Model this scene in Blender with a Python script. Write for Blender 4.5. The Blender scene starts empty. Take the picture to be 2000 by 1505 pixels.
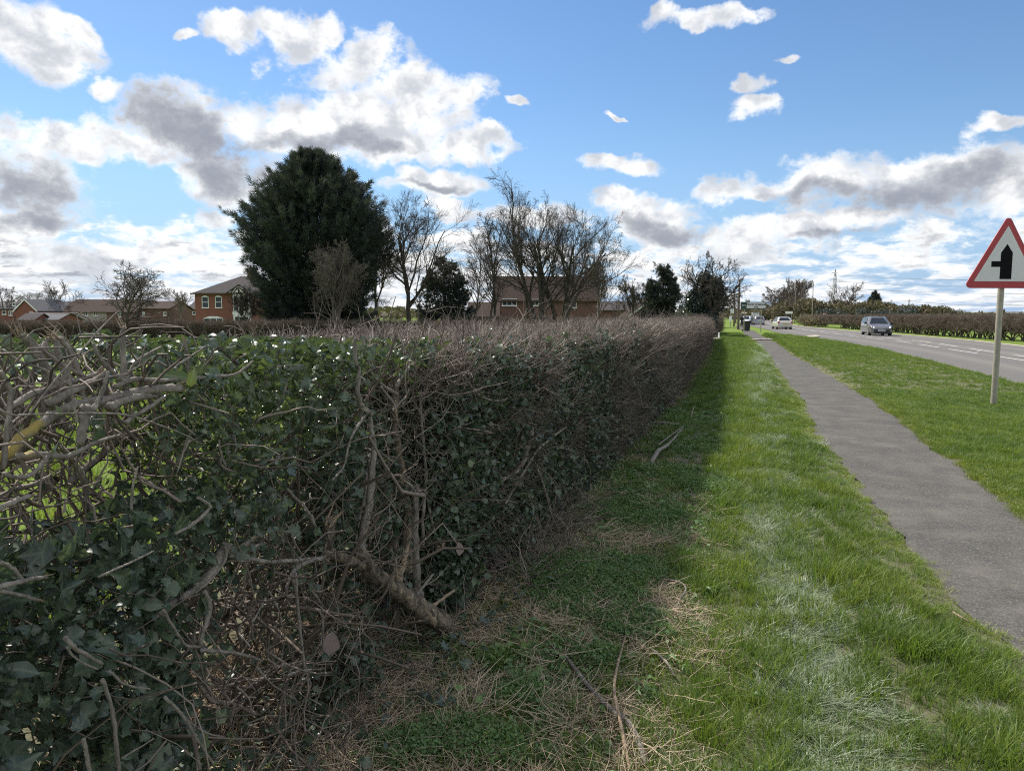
import bpy, math, random
import numpy as np
from mathutils import Vector
random.seed(7)
rng = np.random.default_rng(11)
scene = bpy.context.scene
COL = scene.collection
rad = math.radians
# ------------------------------------------------------------------ camera
F_PX, CX, CY, EYE = 1400.0, 1000.0, 752.5, 1.6
PITCH = math.atan((CY - 616) / F_PX)
HEAD = math.atan(465 / F_PX * math.cos(PITCH))
cam = bpy.data.cameras.new("camera"); cam_o = bpy.data.objects.new("camera", cam); COL.objects.link(cam_o)
cam.sensor_fit = 'HORIZONTAL'; cam.sensor_width = 36.0; cam.lens = 36.0 * F_PX / 2000.0
cam.clip_start = 0.05; cam.clip_end = 20000
cam_o.location = (0, 0, EYE); cam_o.rotation_euler = (math.pi / 2 - PITCH, 0, 0)
scene.camera = cam_o
# ------------------------------------------------------------------ light
SUN_AZ, SUN_EL = rad(-41), rad(49)          # azimuth left of +Y
SKY_STRENGTH = 0.0505
sun = bpy.data.lights.new("sun", 'SUN'); sun.energy = 2.3; sun.angle = rad(0.6); sun.color = (1.0, 0.93, 0.84)
sun_o = bpy.data.objects.new("sun", sun); COL.objects.link(sun_o)
sd = Vector((math.sin(SUN_AZ) * math.cos(SUN_EL), math.cos(SUN_AZ) * math.cos(SUN_EL), math.sin(SUN_EL)))
sun_o.rotation_euler = sd.to_track_quat('Z', 'Y').to_euler(); sun_o.location = (-20, 10, 30)
scene.view_settings.view_transform = 'Standard'; scene.view_settings.look = 'None'
scene.view_settings.exposure = 1.45; scene.view_settings.gamma = 1.0
scene.view_settings.use_curve_mapping = False
scene.render.engine = 'CYCLES'
scene.cycles.max_bounces = 6; scene.cycles.diffuse_bounces = 3; scene.cycles.glossy_bounces = 2
scene.cycles.transmission_bounces = 3; scene.cycles.transparent_max_bounces = 6
scene.cycles.sample_clamp_indirect = 6.0
scene.cycles.use_denoising = False
scene.cycles.filter_width = 1.1

def ray(px, py):
    x = (px - CX) / F_PX; y = -(py - CY) / F_PX
    return (x, math.cos(PITCH) + y * math.sin(PITCH), -math.sin(PITCH) + y * math.cos(PITCH))
def W(px, py, Y):
    r = ray(px, py); k = Y / r[1]
    return (r[0] * k, Y, EYE + r[2] * k)
def GP(px, py, z=0.0):
    r = ray(px, py); k = (z - EYE) / r[2]
    return (r[0] * k, r[1] * k, z)
US, UC = math.sin(HEAD), math.cos(HEAD)
def ST(s, t, z=0.0):                         # road frame -> world
    return (s * US + t * UC, s * UC - t * US, z)
def st_np(s, t): return s * US + t * UC, s * UC - t * US
def to_st(X, Y): return X * US + Y * UC, X * UC - Y * US
def WT(px, py, T):                           # point of the place seen at a pixel, on the vertical plane t = T
    r = ray(px, py); tt = r[0] * UC - r[1] * US; k = T / tt
    return (r[0] * k, r[1] * k, EYE + r[2] * k)

# ------------------------------------------------------------------ world
world = bpy.data.worlds.new("World"); scene.world = world; world.use_nodes = True
def build_world():
    nt = world.node_tree; nt.nodes.clear(); N = nt.nodes; L = nt.links
    def nd(t, **k):
        n = N.new(t)
        for a, b in k.items(): setattr(n, a, b)
        return n
    def sock(n, v, i):
        if isinstance(v, bpy.types.NodeSocket): L.new(v, n.inputs[i])
        else: n.inputs[i].default_value = v
    def m(op, a, b=0.0, c=0.0, clamp=False):
        n = nd('ShaderNodeMath', operation=op, use_clamp=clamp); sock(n, a, 0); sock(n, b, 1)
        if len(n.inputs) > 2: sock(n, c, 2)
        return n.outputs[0]
    def mr(v, a, b, c=0.0, d=1.0, smooth=True):
        n = nd('ShaderNodeMapRange', interpolation_type='SMOOTHSTEP' if smooth else 'LINEAR'); sock(n, v, 0)
        n.inputs[1].default_value = a; n.inputs[2].default_value = b; n.inputs[3].default_value = c; n.inputs[4].default_value = d
        return n.outputs[0]
    def mix(f, a, b):
        n = nd('ShaderNodeMix', data_type='RGBA'); sock(n, f, 0)
        for v, i in ((a, 6), (b, 7)):
            if isinstance(v, bpy.types.NodeSocket): L.new(v, n.inputs[i])
            else: n.inputs[i].default_value = (*v, 1)
        return n.outputs[2]
    def noise(vec, scale, detail, rough=0.55):
        n = nd('ShaderNodeTexNoise'); L.new(vec, n.inputs['Vector']); n.inputs['Scale'].default_value = scale
        n.inputs['Detail'].default_value = detail; n.inputs['Roughness'].default_value = rough
        return n.outputs[0]
    sky = nd('ShaderNodeTexSky', sky_type='NISHITA', sun_disc=False)
    sky.sun_elevation = SUN_EL; sky.sun_rotation = SUN_AZ
    sky.air_density = 1.0; sky.dust_density = 0.15; sky.ozone_density = 3.0; sky.altitude = 50
    tc = nd('ShaderNodeTexCoord'); sep = nd('ShaderNodeSeparateXYZ'); L.new(tc.outputs['Generated'], sep.inputs[0])
    x, y, z = sep.outputs
    az = m('ARCTAN2', x, y); el = m('ARCSINE', z)
    def comb(a, b, c=0.0):
        n = nd('ShaderNodeCombineXYZ'); sock(n, a, 0); sock(n, b, 1); sock(n, c, 2); return n.outputs[0]
    ae = comb(az, el)
    # billowy edge noise
    def warp(vec, scale, detail, amt):
        nv = nd('ShaderNodeTexNoise'); L.new(vec, nv.inputs['Vector']); nv.inputs['Scale'].default_value = scale; nv.inputs['Detail'].default_value = detail
        c0 = nd('ShaderNodeVectorMath', operation='SUBTRACT'); L.new(nv.outputs['Color'], c0.inputs[0]); c0.inputs[1].default_value = (.5, .5, .5)
        sc = nd('ShaderNodeVectorMath', operation='SCALE'); L.new(c0.outputs[0], sc.inputs[0]); sc.inputs['Scale'].default_value = amt
        wv = nd('ShaderNodeVectorMath', operation='ADD'); L.new(vec, wv.inputs[0]); L.new(sc.outputs[0], wv.inputs[1]); return wv.outputs[0]
    n1 = noise(comb(az, m('MULTIPLY', el, 1.3)), 11, 10, 0.62)
    nfine = noise(comb(az, m('MULTIPLY', el, 1.3), 3.7), 34, 8, 0.66)
    aew = warp(ae, 22, 5, 0.055)
    vor = nd('ShaderNodeTexVoronoi', feature='SMOOTH_F1'); vor.inputs['Scale'].default_value = 30; vor.inputs['Smoothness'].default_value = 0.5; L.new(aew, vor.inputs['Vector'])
    puff = m('SUBTRACT', 0.42, vor.outputs['Distance'])
    wob = m('ADD', m('MULTIPLY', m('SUBTRACT', n1, 0.5), 3.0), m('MULTIPLY', m('SUBTRACT', nfine, 0.5), 3.2))
    ae2 = warp(ae, 9, 5, 0.13)
    def blobs(lst, src):
        cur = None
        for (px, py, rx, ry, ang) in lst:
            r = Vector(ray(px, py)).normalized(); a0 = math.atan2(r.x, r.y); e0 = math.asin(r.z)
            r2 = Vector(ray(px + rx, py)).normalized(); r3 = Vector(ray(px, py - ry)).normalized()
            ra = abs(math.atan2(r2.x, r2.y) - a0); re = abs(math.asin(r3.z) - e0)
            mp = nd('ShaderNodeMapping', vector_type='TEXTURE'); L.new(src, mp.inputs[0])
            mp.inputs[1].default_value = (a0, e0, 0); mp.inputs[2].default_value = (0, 0, rad(ang)); mp.inputs[3].default_value = (ra * 1.15, re * 1.15, 1)
            d = nd('ShaderNodeVectorMath', operation='DOT_PRODUCT'); L.new(mp.outputs[0], d.inputs[0]); L.new(mp.outputs[0], d.inputs[1])
            cur = d.outputs['Value'] if cur is None else m('SMOOTH_MIN', cur, d.outputs['Value'], 0.25)
        return m('SUBTRACT', 1.0, cur)
    white = [(80, 75, 120, 46, 0), (20, 15, 100, 50, 0), (150, 40, 60, 24, -20), (210, 160, 50, 20, 0), (560, 62, 85, 42, 15), (460, 90, 60, 36, -20), (360, 66, 24, 12, 0), (690, 110, 110, 50, 10), (730, 70, 60, 40, 0),
             (830, 165, 120, 55, 0), (900, 175, 60, 36, -25), (640, 235, 220, 70, 5), (330, 240, 120, 84, 0), (150, 250, 105, 45, 0), (230, 290, 120, 40, 0),
             (440, 330, 130, 58, -5), (760, 260, 150, 60, 8), (910, 290, 95, 26, 0), (40, 330, 135, 92, -15), (60, 430, 95, 42, 0),
             (840, 362, 95, 30, 5), (425, 415, 48, 20, 0), (295, 463, 25, 12, 0),
             (1008, 210, 26, 11, 10), (1215, 312, 88, 21, 0), (1265, 432, 120, 58, -8), (1200, 400, 60, 30, 0), (1460, 185, 42, 20, 0), (1470, 236, 60, 24, -5),
             (1538, 110, 26, 12, 0), (1700, 430, 60, 16, 5), (620, 30, 60, 20, 20), (130, 500, 120, 30, 0), (330, 490, 110, 24, 4), (1370, 22, 90, 26, 5), (1440, 8, 60, 18, 0), (1330, 45, 26, 22, 0), (1220, 208, 20, 7, 0), (1960, 215, 70, 20, 10), (1480, 380, 90, 30, 0), (1630, 368, 140, 52, 3),
             (1820, 345, 170, 76, 6), (1980, 360, 90, 76, 0), (1600, 455, 150, 36, 6), (1460, 470, 110, 30, 0),
             (1040, 430, 110, 36, 0), (880, 420, 80, 26, 0),]
    grey = [(335, 235, 100, 58, -20), (430, 275, 90, 36, -10), (450, 322, 110, 34, -5), (30, 340, 115, 62, -18), (70, 428, 80, 20, 0), (640, 268, 100, 22, 0),
            (1290, 452, 95, 22, -5), (1780, 385, 230, 34, 4), (1900, 340, 120, 44, 0), (740, 275, 60, 18, 0), (840, 374, 60, 8, 0), (1640, 472, 90, 10, 0), (1600, 392, 120, 18, 0)]
    Bw = blobs(white, ae2); Bg = blobs(grey, ae2)
    # distant layers near the horizon: perspective-squashed rows of cumulus
    elc = m('MAXIMUM', el, 0.004)
    rowv = comb(m('MULTIPLY', az, 8.0), m('MULTIPLY', m('LOGARITHM', m('ADD', elc, 0.02), 2.718), 2.1), 1.3)
    rown = noise(warp(rowv, 3.0, 4, 0.25), 2.0, 10, 0.62)
    lowm = m('MULTIPLY', mr(el, 0.08, 0.165, 1.0, 0.0), mr(az, -0.25, 0.3, 1.0, 0.84))
    Flow = m('MULTIPLY', m('ADD', m('SUBTRACT', rown, 0.56), m('SUBTRACT', m('MULTIPLY', lowm, 0.36), 0.16)), 7.0)
    Flow = m('SUBTRACT', Flow, mr(el, 0.13, 0.18, 0.0, 3.0))
    # general cover outside the view
    zz = m('ADD', m('MAXIMUM', z, 0.0), 0.12)
    nb = noise(comb(m('DIVIDE', x, zz), m('DIVIDE', y, zz)), 0.8, 8, 0.6)
    outv = m('MAXIMUM', mr(m('ABSOLUTE', az), 0.72, 0.9), mr(el, 0.52, 0.62))
    Fout = m('SUBTRACT', m('MULTIPLY', m('SUBTRACT', nb, 0.455), 8.0), m('MULTIPLY', m('SUBTRACT', 1.0, outv), 6.0))
    den = m('MAXIMUM', m('ADD', m('MAXIMUM', m('MULTIPLY', Bw, 1.3), -1.2), wob), m('MAXIMUM', Flow, Fout))
    wisp = mr(noise(comb(m('MULTIPLY', az, 0.7), el, 9.1), 6, 3), 0.4, 0.62)
    alpha = mr(den, -0.30, 1.0)
    alpha = m('MULTIPLY', alpha, m('SUBTRACT', 1.0, m('MULTIPLY', mr(den, 0.5, 0.0), m('MULTIPLY', wisp, 0.4))))
    thick = m('ADD', m('MULTIPLY', Bg, 1.3), m('MULTIPLY', m('ADD', wob, m('MULTIPLY', puff, 1.0)), 0.65))
    g = m('MULTIPLY', mr(thick, -0.95, 1.6), 0.88)
    # undersides of the far rows: denser just below the bright crests
    rowu = noise(warp(comb(m('MULTIPLY', az, 8.0), m('MULTIPLY', m('LOGARITHM', m('ADD', m('MULTIPLY', elc, 1.13), 0.024), 2.718), 2.1), 1.3), 3.0, 4, 0.25), 2.0, 10, 0.62)
    und = mr(m('SUBTRACT', rowu, m('MULTIPLY', rown, 0.45)), 0.215, 0.335)
    g = m('MAXIMUM', g, m('MULTIPLY', m('MULTIPLY', und, mr(Flow, 0.3, 1.6)), m('MULTIPLY', lowm, 0.85)))
    g = m('MAXIMUM', g, m('MULTIPLY', mr(Fout, 1.0, 3.5), 0.25))
    soft = mr(m('ADD', m('MULTIPLY', wob, 1.1), m('ADD', m('MULTIPLY', Bw, 0.5), m('MULTIPLY', puff, -2.2))), -0.3, 1.7)
    wcol = mix(m('MULTIPLY', soft, 0.9), CL_WHITE, CL_MID)
    ccol = mix(g, wcol, CL_GREY)
    ccol = mix(m('MULTIPLY', mr(el, 0.0, 0.10, 1.0, 0.0), 0.35), ccol, CL_HAZE)
    hs = nd('ShaderNodeHueSaturation'); L.new(sky.outputs[0], hs.inputs['Color']); hs.inputs['Saturation'].default_value = 1.12
    bsky = nd('ShaderNodeVectorMath', operation='SCALE'); L.new(hs.outputs[0], bsky.inputs[0]); bsky.inputs['Scale'].default_value = SKY_STRENGTH
    skyc = mix(mr(el, -0.02, 0.26, 0.85, 0.0), bsky.outputs[0], (0.112, 0.183, 0.302))
    col = mix(alpha, skyc, ccol)
    bg = nd('ShaderNodeBackground'); L.new(col, bg.inputs[0]); bg.inputs[1].default_value = 1.0
    out = nd('ShaderNodeOutputWorld'); L.new(bg.outputs[0], out.inputs[0])
CL_WHITE, CL_MID, CL_GREY, CL_HAZE = (0.425, 0.425, 0.42), (0.213, 0.226, 0.252), (0.113, 0.124, 0.150), (0.258, 0.284, 0.323)
build_world()
world.cycles.sampling_method = 'MANUAL'; world.cycles.sample_map_resolution = 512

# ------------------------------------------------------------------ materials
class NT:
    def __init__(s, name):
        s.mat = bpy.data.materials.new(name); s.mat.use_nodes = True; s.nt = s.mat.node_tree
        s.b = s.nt.nodes['Principled BSDF']; s.out = s.nt.nodes['Material Output']
    def n(s, t, **k):
        q = s.nt.nodes.new(t)
        for a, b in k.items(): setattr(q, a, b)
        return q
    def l(s, a, b): s.nt.links.new(a, b)
    def noise(s, scale, detail=4, rough=0.6, vec=None, coord='Object'):
        q = s.n('ShaderNodeTexNoise'); q.inputs['Scale'].default_value = scale; q.inputs['Detail'].default_value = detail; q.inputs['Roughness'].default_value = rough
        if vec is None:
            if not hasattr(s, 'tc'): s.tc = s.n('ShaderNodeTexCoord')
            vec = s.tc.outputs[coord]
        s.l(vec, q.inputs['Vector']); return q.outputs[0]
    def ramp(s, fac, stops):
        q = s.n('ShaderNodeValToRGB'); e = q.color_ramp.elements
        while len(e) < len(stops): e.new(0.5)
        for i, (p, c) in enumerate(stops): e[i].position = p; e[i].color = (*c, 1)
        s.l(fac, q.inputs[0]); return q.outputs[0]
    def mix(s, f, a, b, bt='MIX'):
        q = s.n('ShaderNodeMix', data_type='RGBA', blend_type=bt)
        for v, i in ((f, 0), (a, 6), (b, 7)):
            if isinstance(v, bpy.types.NodeSocket): s.l(v, q.inputs[i])
            elif i == 0: q.inputs[0].default_value = v
            else: q.inputs[i].default_value = (*v, 1)
        return q.outputs[2]
    def math(s, op, a, b=0.0):
        q = s.n('ShaderNodeMath', operation=op)
        for v, i in ((a, 0), (b, 1)):
            if isinstance(v, bpy.types.NodeSocket): s.l(v, q.inputs[i])
            else: q.inputs[i].default_value = v
        return q.outputs[0]
    def attr(s, name, typ='GEOMETRY'):
        q = s.n('ShaderNodeAttribute', attribute_name=name, attribute_type=typ); return q.outputs['Fac']
    def bump(s, h, strength=0.5, dist=0.01):
        q = s.n('ShaderNodeBump'); q.inputs['Strength'].default_value = strength; q.inputs['Distance'].default_value = dist
        s.l(h, q.inputs['Height']); s.l(q.outputs[0], s.b.inputs['Normal'])
    def col(s, c):
        if isinstance(c, bpy.types.NodeSocket): s.l(c, s.b.inputs['Base Color'])
        else: s.b.inputs['Base Color'].default_value = (*c, 1)
    def set(s, **k):
        for a, v in k.items(): s.b.inputs[a.replace('_', ' ')].default_value = v
        return s
    def trans(s, col, f):
        t = s.n('ShaderNodeBsdfTranslucent')
        if isinstance(col, bpy.types.NodeSocket): s.l(col, t.inputs[0])
        else: t.inputs[0].default_value = (*col, 1)
        mx = s.n('ShaderNodeMixShader'); mx.inputs[0].default_value = f
        s.l(s.b.outputs[0], mx.inputs[1]); s.l(t.outputs[0], mx.inputs[2]); s.l(mx.outputs[0], s.out.inputs[0])

def plain(name, c, rough=0.6, metal=0.0, var=0.12, scale=6):
    m = NT(name); nz = m.noise(scale, 3); k = tuple(x * (1 - var) for x in c); k2 = tuple(min(1, x * (1 + var)) for x in c)
    m.col(m.ramp(nz, [(0.3, k), (0.7, k2)])); m.set(Roughness=rough, Metallic=metal); return m.mat
def leafy(name, stops, rough=0.45, tr=0.3, veins=None, spec=0.5):
    """colour follows the per-clump tint of the instances plus the per-leaf tint of the mesh"""
    m = NT(name)
    a = m.attr('tint', 'INSTANCER'); g = m.attr('tint', 'GEOMETRY')
    oi = m.n('ShaderNodeObjectInfo')
    f = m.math('ADD', m.math('ADD', m.math('MULTIPLY', a, 0.6), m.math('MULTIPLY', g, 0.3)), m.math('MULTIPLY', oi.outputs['Random'], 0.1))
    c = m.ramp(f, stops)
    if veins: c = m.mix(m.math('POWER', m.attr('vein'), 5.0), c, veins)
    m.col(c); m.set(Roughness=rough); m.b.inputs['Specular IOR Level'].default_value = spec
    if tr: m.trans(m.mix(1.0, c, (1.35, 1.4, 0.8), 'MULTIPLY'), tr)
    return m.mat
def bark(name, c1, c2, scale=30, bumpd=0.01, lichen=None, rough=0.85, stretch=True):
    m = NT(name); tc = m.n('ShaderNodeTexCoord'); mp = m.n('ShaderNodeMapping'); m.l(tc.outputs['Object'], mp.inputs[0])
    mp.inputs[3].default_value = (1, 1, 0.35) if stretch else (1, 1, 1)
    a = m.noise(scale, 6, 0.7, mp.outputs[0]); b = m.noise(scale * 0.2, 3, 0.6, tc.outputs['Object'])
    a = m.ramp(a, [(0.36, (0, 0, 0)), (0.64, (1, 1, 1))])
    c = m.mix(a, c1, c2); c = m.mix(m.math('MULTIPLY', b, 0.5), c, tuple(x * 0.45 for x in c1))
    if lichen:
        l = m.noise(7, 3, 0.5, tc.outputs['Object']); lf = m.ramp(l, [(0.60, (0, 0, 0)), (0.66, (1, 1, 1))]); c = m.mix(lf, c, lichen)
    m.col(c); m.set(Roughness=rough); m.bump(a, 0.9, bumpd); return m.mat

M = {}
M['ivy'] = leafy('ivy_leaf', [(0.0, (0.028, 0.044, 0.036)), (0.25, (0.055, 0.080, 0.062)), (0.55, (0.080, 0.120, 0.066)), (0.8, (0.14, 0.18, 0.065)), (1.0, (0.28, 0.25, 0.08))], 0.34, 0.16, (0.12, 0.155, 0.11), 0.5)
M['privet'] = leafy('oval_leaf', [(0.0, (0.034, 0.052, 0.030)), (0.5, (0.075, 0.105, 0.045)), (1.0, (0.15, 0.18, 0.07))], 0.30, 0.28, (0.12, 0.17, 0.07), 0.6)
M['grass'] = leafy('grass_blade', [(0.0, (0.045, 0.085, 0.034)), (0.3, (0.072, 0.130, 0.034)), (0.6, (0.135, 0.205, 0.030)), (0.85, (0.24, 0.27, 0.060)), (1.0, (0.38, 0.36, 0.17))], 0.50, 0.38, None, 0.4)
M['matgrass'] = leafy('matted_grass', [(0.0, (0.11, 0.16, 0.09)), (0.5, (0.21, 0.27, 0.16)), (1.0, (0.40, 0.43, 0.32))], 0.42, 0.25, None, 0.5)
M['weed'] = leafy('weed_leaf', [(0.0, (0.085, 0.14, 0.075)), (0.5, (0.13, 0.22, 0.085)), (1.0, (0.22, 0.32, 0.09))], 0.5, 0.3, None, 0.4)
M['straw'] = leafy('dry_stalk', [(0.0, (0.19, 0.14, 0.10)), (0.4, (0.42, 0.33, 0.23)), (1.0, (0.70, 0.60, 0.43))], 0.7, 0.0, None, 0.3)
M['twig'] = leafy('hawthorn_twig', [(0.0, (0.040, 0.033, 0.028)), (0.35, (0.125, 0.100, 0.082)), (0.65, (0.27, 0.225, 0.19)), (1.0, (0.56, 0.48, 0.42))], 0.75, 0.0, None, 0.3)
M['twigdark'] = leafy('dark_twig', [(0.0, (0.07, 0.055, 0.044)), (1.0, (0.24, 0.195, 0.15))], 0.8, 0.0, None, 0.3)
M['branch'] = bark('cut_branch_bark', (0.15, 0.130, 0.110), (0.40, 0.355, 0.305), 45, 0.004)
M['branchl'] = bark('lichen_branch_bark', (0.15, 0.130, 0.110), (0.38, 0.34, 0.29), 45, 0.004, (0.42, 0.32, 0.10))
M['log'] = bark('rugged_bark', (0.06, 0.048, 0.038), (0.62, 0.50, 0.35), 30, 0.03)
M['wood'] = bark('torn_wood', (0.28, 0.20, 0.13), (0.46, 0.36, 0.25), 60, 0.004)
M['bark'] = bark('tree_bark', (0.055, 0.045, 0.036), (0.12, 0.10, 0.08), 8, 0.03)
M['barkpale'] = bark('pale_tree_bark', (0.13, 0.105, 0.085), (0.26, 0.22, 0.18), 8, 0.02)
M['conifer'] = leafy('conifer_spray', [(0.0, (0.042, 0.052, 0.052)), (0.3, (0.072, 0.086, 0.076)), (0.6, (0.108, 0.115, 0.088)), (1.0, (0.17, 0.15, 0.10))], 0.6, 0.15, None, 0.3)
M['brush'] = leafy('brown_scrub', [(0.0, (0.075, 0.070, 0.042)), (0.5, (0.21, 0.18, 0.115)), (1.0, (0.38, 0.33, 0.22))], 0.8, 0.15, None, 0.2)

def m_ground():
    m = NT('field_grass'); a = m.noise(0.35, 6, 0.6); b = m.noise(9, 6, 0.7); c2 = m.noise(0.02, 3)
    c = m.mix(a, (0.105, 0.18, 0.025), (0.17, 0.26, 0.040)); c = m.mix(b, c, (0.13, 0.19, 0.04)); c = m.mix(m.math('MULTIPLY', c2, 0.2), c, (0.19, 0.18, 0.07))
    m.col(c); m.set(Roughness=1.0); m.b.inputs['Specular IOR Level'].default_value = 0.1; m.bump(b, 0.6, 0.05); return m.mat
def m_soil():
    m = NT('verge_soil'); a = m.noise(3.0, 6, 0.6); b = m.noise(60, 5, 0.7)
    c = m.mix(a, (0.070, 0.075, 0.040), (0.095, 0.130, 0.045)); c = m.mix(b, c, (0.15, 0.125, 0.08)); m.col(c); m.set(Roughness=0.95); m.bump(b, 0.8, 0.01); return m.mat
def m_asphalt(name, base, worn, grit=260, streak=True):
    m = NT(name); g = m.noise(grit, 2, 0.7); big = m.noise(0.8, 5, 0.6); mid = m.noise(9, 4, 0.6)
    c = m.mix(big, base, worn); c = m.mix(m.ramp(g, [(0.40, (0, 0, 0)), (0.62, (1, 1, 1))]), tuple(x * 0.5 for x in base), c)
    c = m.mix(m.ramp(g, [(0.66, (0, 0, 0)), (0.72, (1, 1, 1))]), c, tuple(min(1, x * 2.4) for x in worn))
    c = m.mix(m.math('MULTIPLY', mid, 0.3), c, tuple(x * 0.75 for x in worn))
    if not streak:
        pt = m.noise(2.2, 6, 0.65); c = m.mix(m.ramp(pt, [(0.42, (0, 0, 0)), (0.75, (.55, .55, .55))]), c, (0.18, 0.168, 0.142)); ms = m.noise(4.0, 5, 0.7); c = m.mix(m.ramp(ms, [(0.66, (0, 0, 0)), (0.74, (.7, .7, .7))]), c, (0.075, 0.085, 0.04))
    if streak:
        at = m.attr('wear'); c = m.mix(m.math('MULTIPLY', at, 0.6), c, (0.26, 0.235, 0.205))
    m.col(c); m.set(Roughness=0.9); m.b.inputs['Specular IOR Level'].default_value = 0.3; m.bump(g, 0.9, 0.006); return m.mat
def m_brick(name, c1, c2, mortar, scale=4.2):
    m = NT(name); tc = m.n('ShaderNodeTexCoord'); mp = m.n('ShaderNodeMapping'); m.l(tc.outputs['Object'], mp.inputs[0]); mp.inputs[2].default_value = (math.pi / 2, 0, 0)
    b = m.n('ShaderNodeTexBrick'); m.l(mp.outputs[0], b.inputs[0]); b.inputs['Scale'].default_value = scale
    b.inputs['Color1'].default_value = (*c1, 1); b.inputs['Color2'].default_value = (*c2, 1); b.inputs['Mortar'].default_value = (*mortar, 1); b.inputs['Mortar Size'].default_value = 0.012
    n = m.noise(1.1, 5); c = m.mix(m.math('MULTIPLY', n, 0.45), b.outputs[0], tuple(x * 0.7 for x in c1)); m.col(c); m.set(Roughness=0.85); return m.mat
def m_roof(name, c1, c2, scale=3):
    m = NT(name); w = m.n('ShaderNodeTexWave', bands_direction='Z'); tc = m.n('ShaderNodeTexCoord'); m.l(tc.outputs['Object'], w.inputs[0]); w.inputs['Scale'].default_value = scale
    n = m.noise(2.5, 6, 0.7); c = m.mix(n, c1, c2); c = m.mix(m.math('MULTIPLY', w.outputs[1], 0.35), c, tuple(x * 0.5 for x in c1)); m.col(c); m.set(Roughness=0.9); m.b.inputs['Specular IOR Level'].default_value = 0.1; m.bump(w.outputs[1], 0.6, 0.04); return m.mat
M['ground'] = m_ground(); M['soil'] = m_soil()
M['path'] = m_asphalt('path_asphalt', (0.088, 0.085, 0.078), (0.140, 0.134, 0.122), 85, False)
M['road'] = m_asphalt('road_asphalt', (0.165, 0.158, 0.15), (0.21, 0.202, 0.19), 150)
M['paint'] = plain('road_paint', (0.42, 0.415, 0.395), 0.8, 0, 0.4, 14)
M['kerb'] = plain('kerb_concrete', (0.40, 0.35, 0.28), 0.9, 0, 0.25, 3)
M['conc'] = plain('drive_concrete', (0.44, 0.38, 0.33), 0.9, 0, 0.15, 2)
M['brick'] = m_brick('red_brick', (0.19, 0.062, 0.044), (0.25, 0.084, 0.058), (0.30, 0.22, 0.17))
M['brick2'] = m_brick('brown_brick', (0.125, 0.062, 0.048), (0.19, 0.095, 0.07), (0.19, 0.15, 0.125))
M['slate'] = m_roof('slate_roof', (0.055, 0.050, 0.052), (0.11, 0.098, 0.098))
M['tile'] = m_roof('brown_tile_roof', (0.045, 0.032, 0.027), (0.085, 0.060, 0.048))
M['greytile'] = m_roof('grey_roof', (0.10, 0.10, 0.11), (0.20, 0.20, 0.21))
M['white'] = plain('white_paint', (0.78, 0.78, 0.76), 0.5, 0, 0.05)
M['render'] = plain('pale_render', (0.38, 0.33, 0.29), 0.8, 0, 0.1, 1)
M['timber'] = plain('dark_timber', (0.055, 0.04, 0.032), 0.7)
M['glass'] = plain('window_glass', (0.03, 0.037, 0.045), 0.12, 0.0, 0.3, 0.8); M['glass'].node_tree.nodes['Principled BSDF'].inputs['Specular IOR Level'].default_value = 0.3
M['black'] = plain('black_plastic', (0.018, 0.018, 0.020), 0.45)
M['tyre'] = plain('tyre_rubber', (0.02, 0.02, 0.02), 0.8)
M['rim'] = plain('wheel_rim', (0.45, 0.45, 0.46), 0.35, 0.8)
M['galv'] = plain('galvanised_steel', (0.33, 0.305, 0.235), 0.65, 0.1, 0.14, 9)
M['grey'] = plain('grey_metal', (0.30, 0.31, 0.31), 0.5, 0.4)
M['signred'] = plain('sign_red', (0.36, 0.028, 0.036), 0.45, 0, 0.05)
M['signwhite'] = plain('sign_white', (0.60, 0.60, 0.59), 0.45, 0, 0.03)
M['signblack'] = plain('sign_black', (0.008, 0.008, 0.009), 0.9); M['signblack'].node_tree.nodes['Principled BSDF'].inputs['Specular IOR Level'].default_value = 0.1
M['signgreen'] = plain('sign_green', (0.008, 0.05, 0.032), 0.5)
M['pole'] = plain('wooden_pole', (0.13, 0.10, 0.075), 0.85, 0, 0.25, 3)
M['dark'] = plain('dark_void', (0.01, 0.01, 0.01), 0.9)
def m_carpaint(n, c, metal=0.3):
    m = NT(n); nz = m.noise(300, 2); m.col(m.ramp(nz, [(0.3, tuple(x * .95 for x in c)), (0.7, tuple(min(1, x * 1.05) for x in c))])); m.set(Roughness=0.28, Metallic=metal)
    m.b.inputs['Coat Weight'].default_value = 0.8; m.b.inputs['Coat Roughness'].default_value = 0.05; return m.mat
M['cargrey'] = m_carpaint('metallic_grey_paint', (0.21, 0.205, 0.21), 0.5)
M['carcream'] = m_carpaint('cream_car_paint', (0.55, 0.52, 0.46), 0.1)
M['carsilver'] = m_carpaint('silver_car_paint', (0.35, 0.37, 0.42), 0.5)
M['carwhite'] = m_carpaint('white_car_paint', (0.72, 0.73, 0.74), 0.0)
def m_emit(n, c, s):
    m = NT(n); m.col(c); m.b.inputs['Emission Color'].default_value = (*c, 1); m.b.inputs['Emission Strength'].default_value = s; return m.mat
M['headlit'] = m_emit('lit_headlamp', (0.95, 0.92, 0.85), 1.2)
M['tail'] = plain('tail_lamp', (0.35, 0.03, 0.02), 0.2)
M['stone'] = plain('haze_tinted_stone', (0.26, 0.28, 0.33), 0.9)  # bluish tone: distance haze put into the stone colour
M['hill'] = leafy('far_hill', [(0.0, (0.10, 0.12, 0.12)), (1.0, (0.16, 0.17, 0.16))], 0.9, 0)

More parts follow.
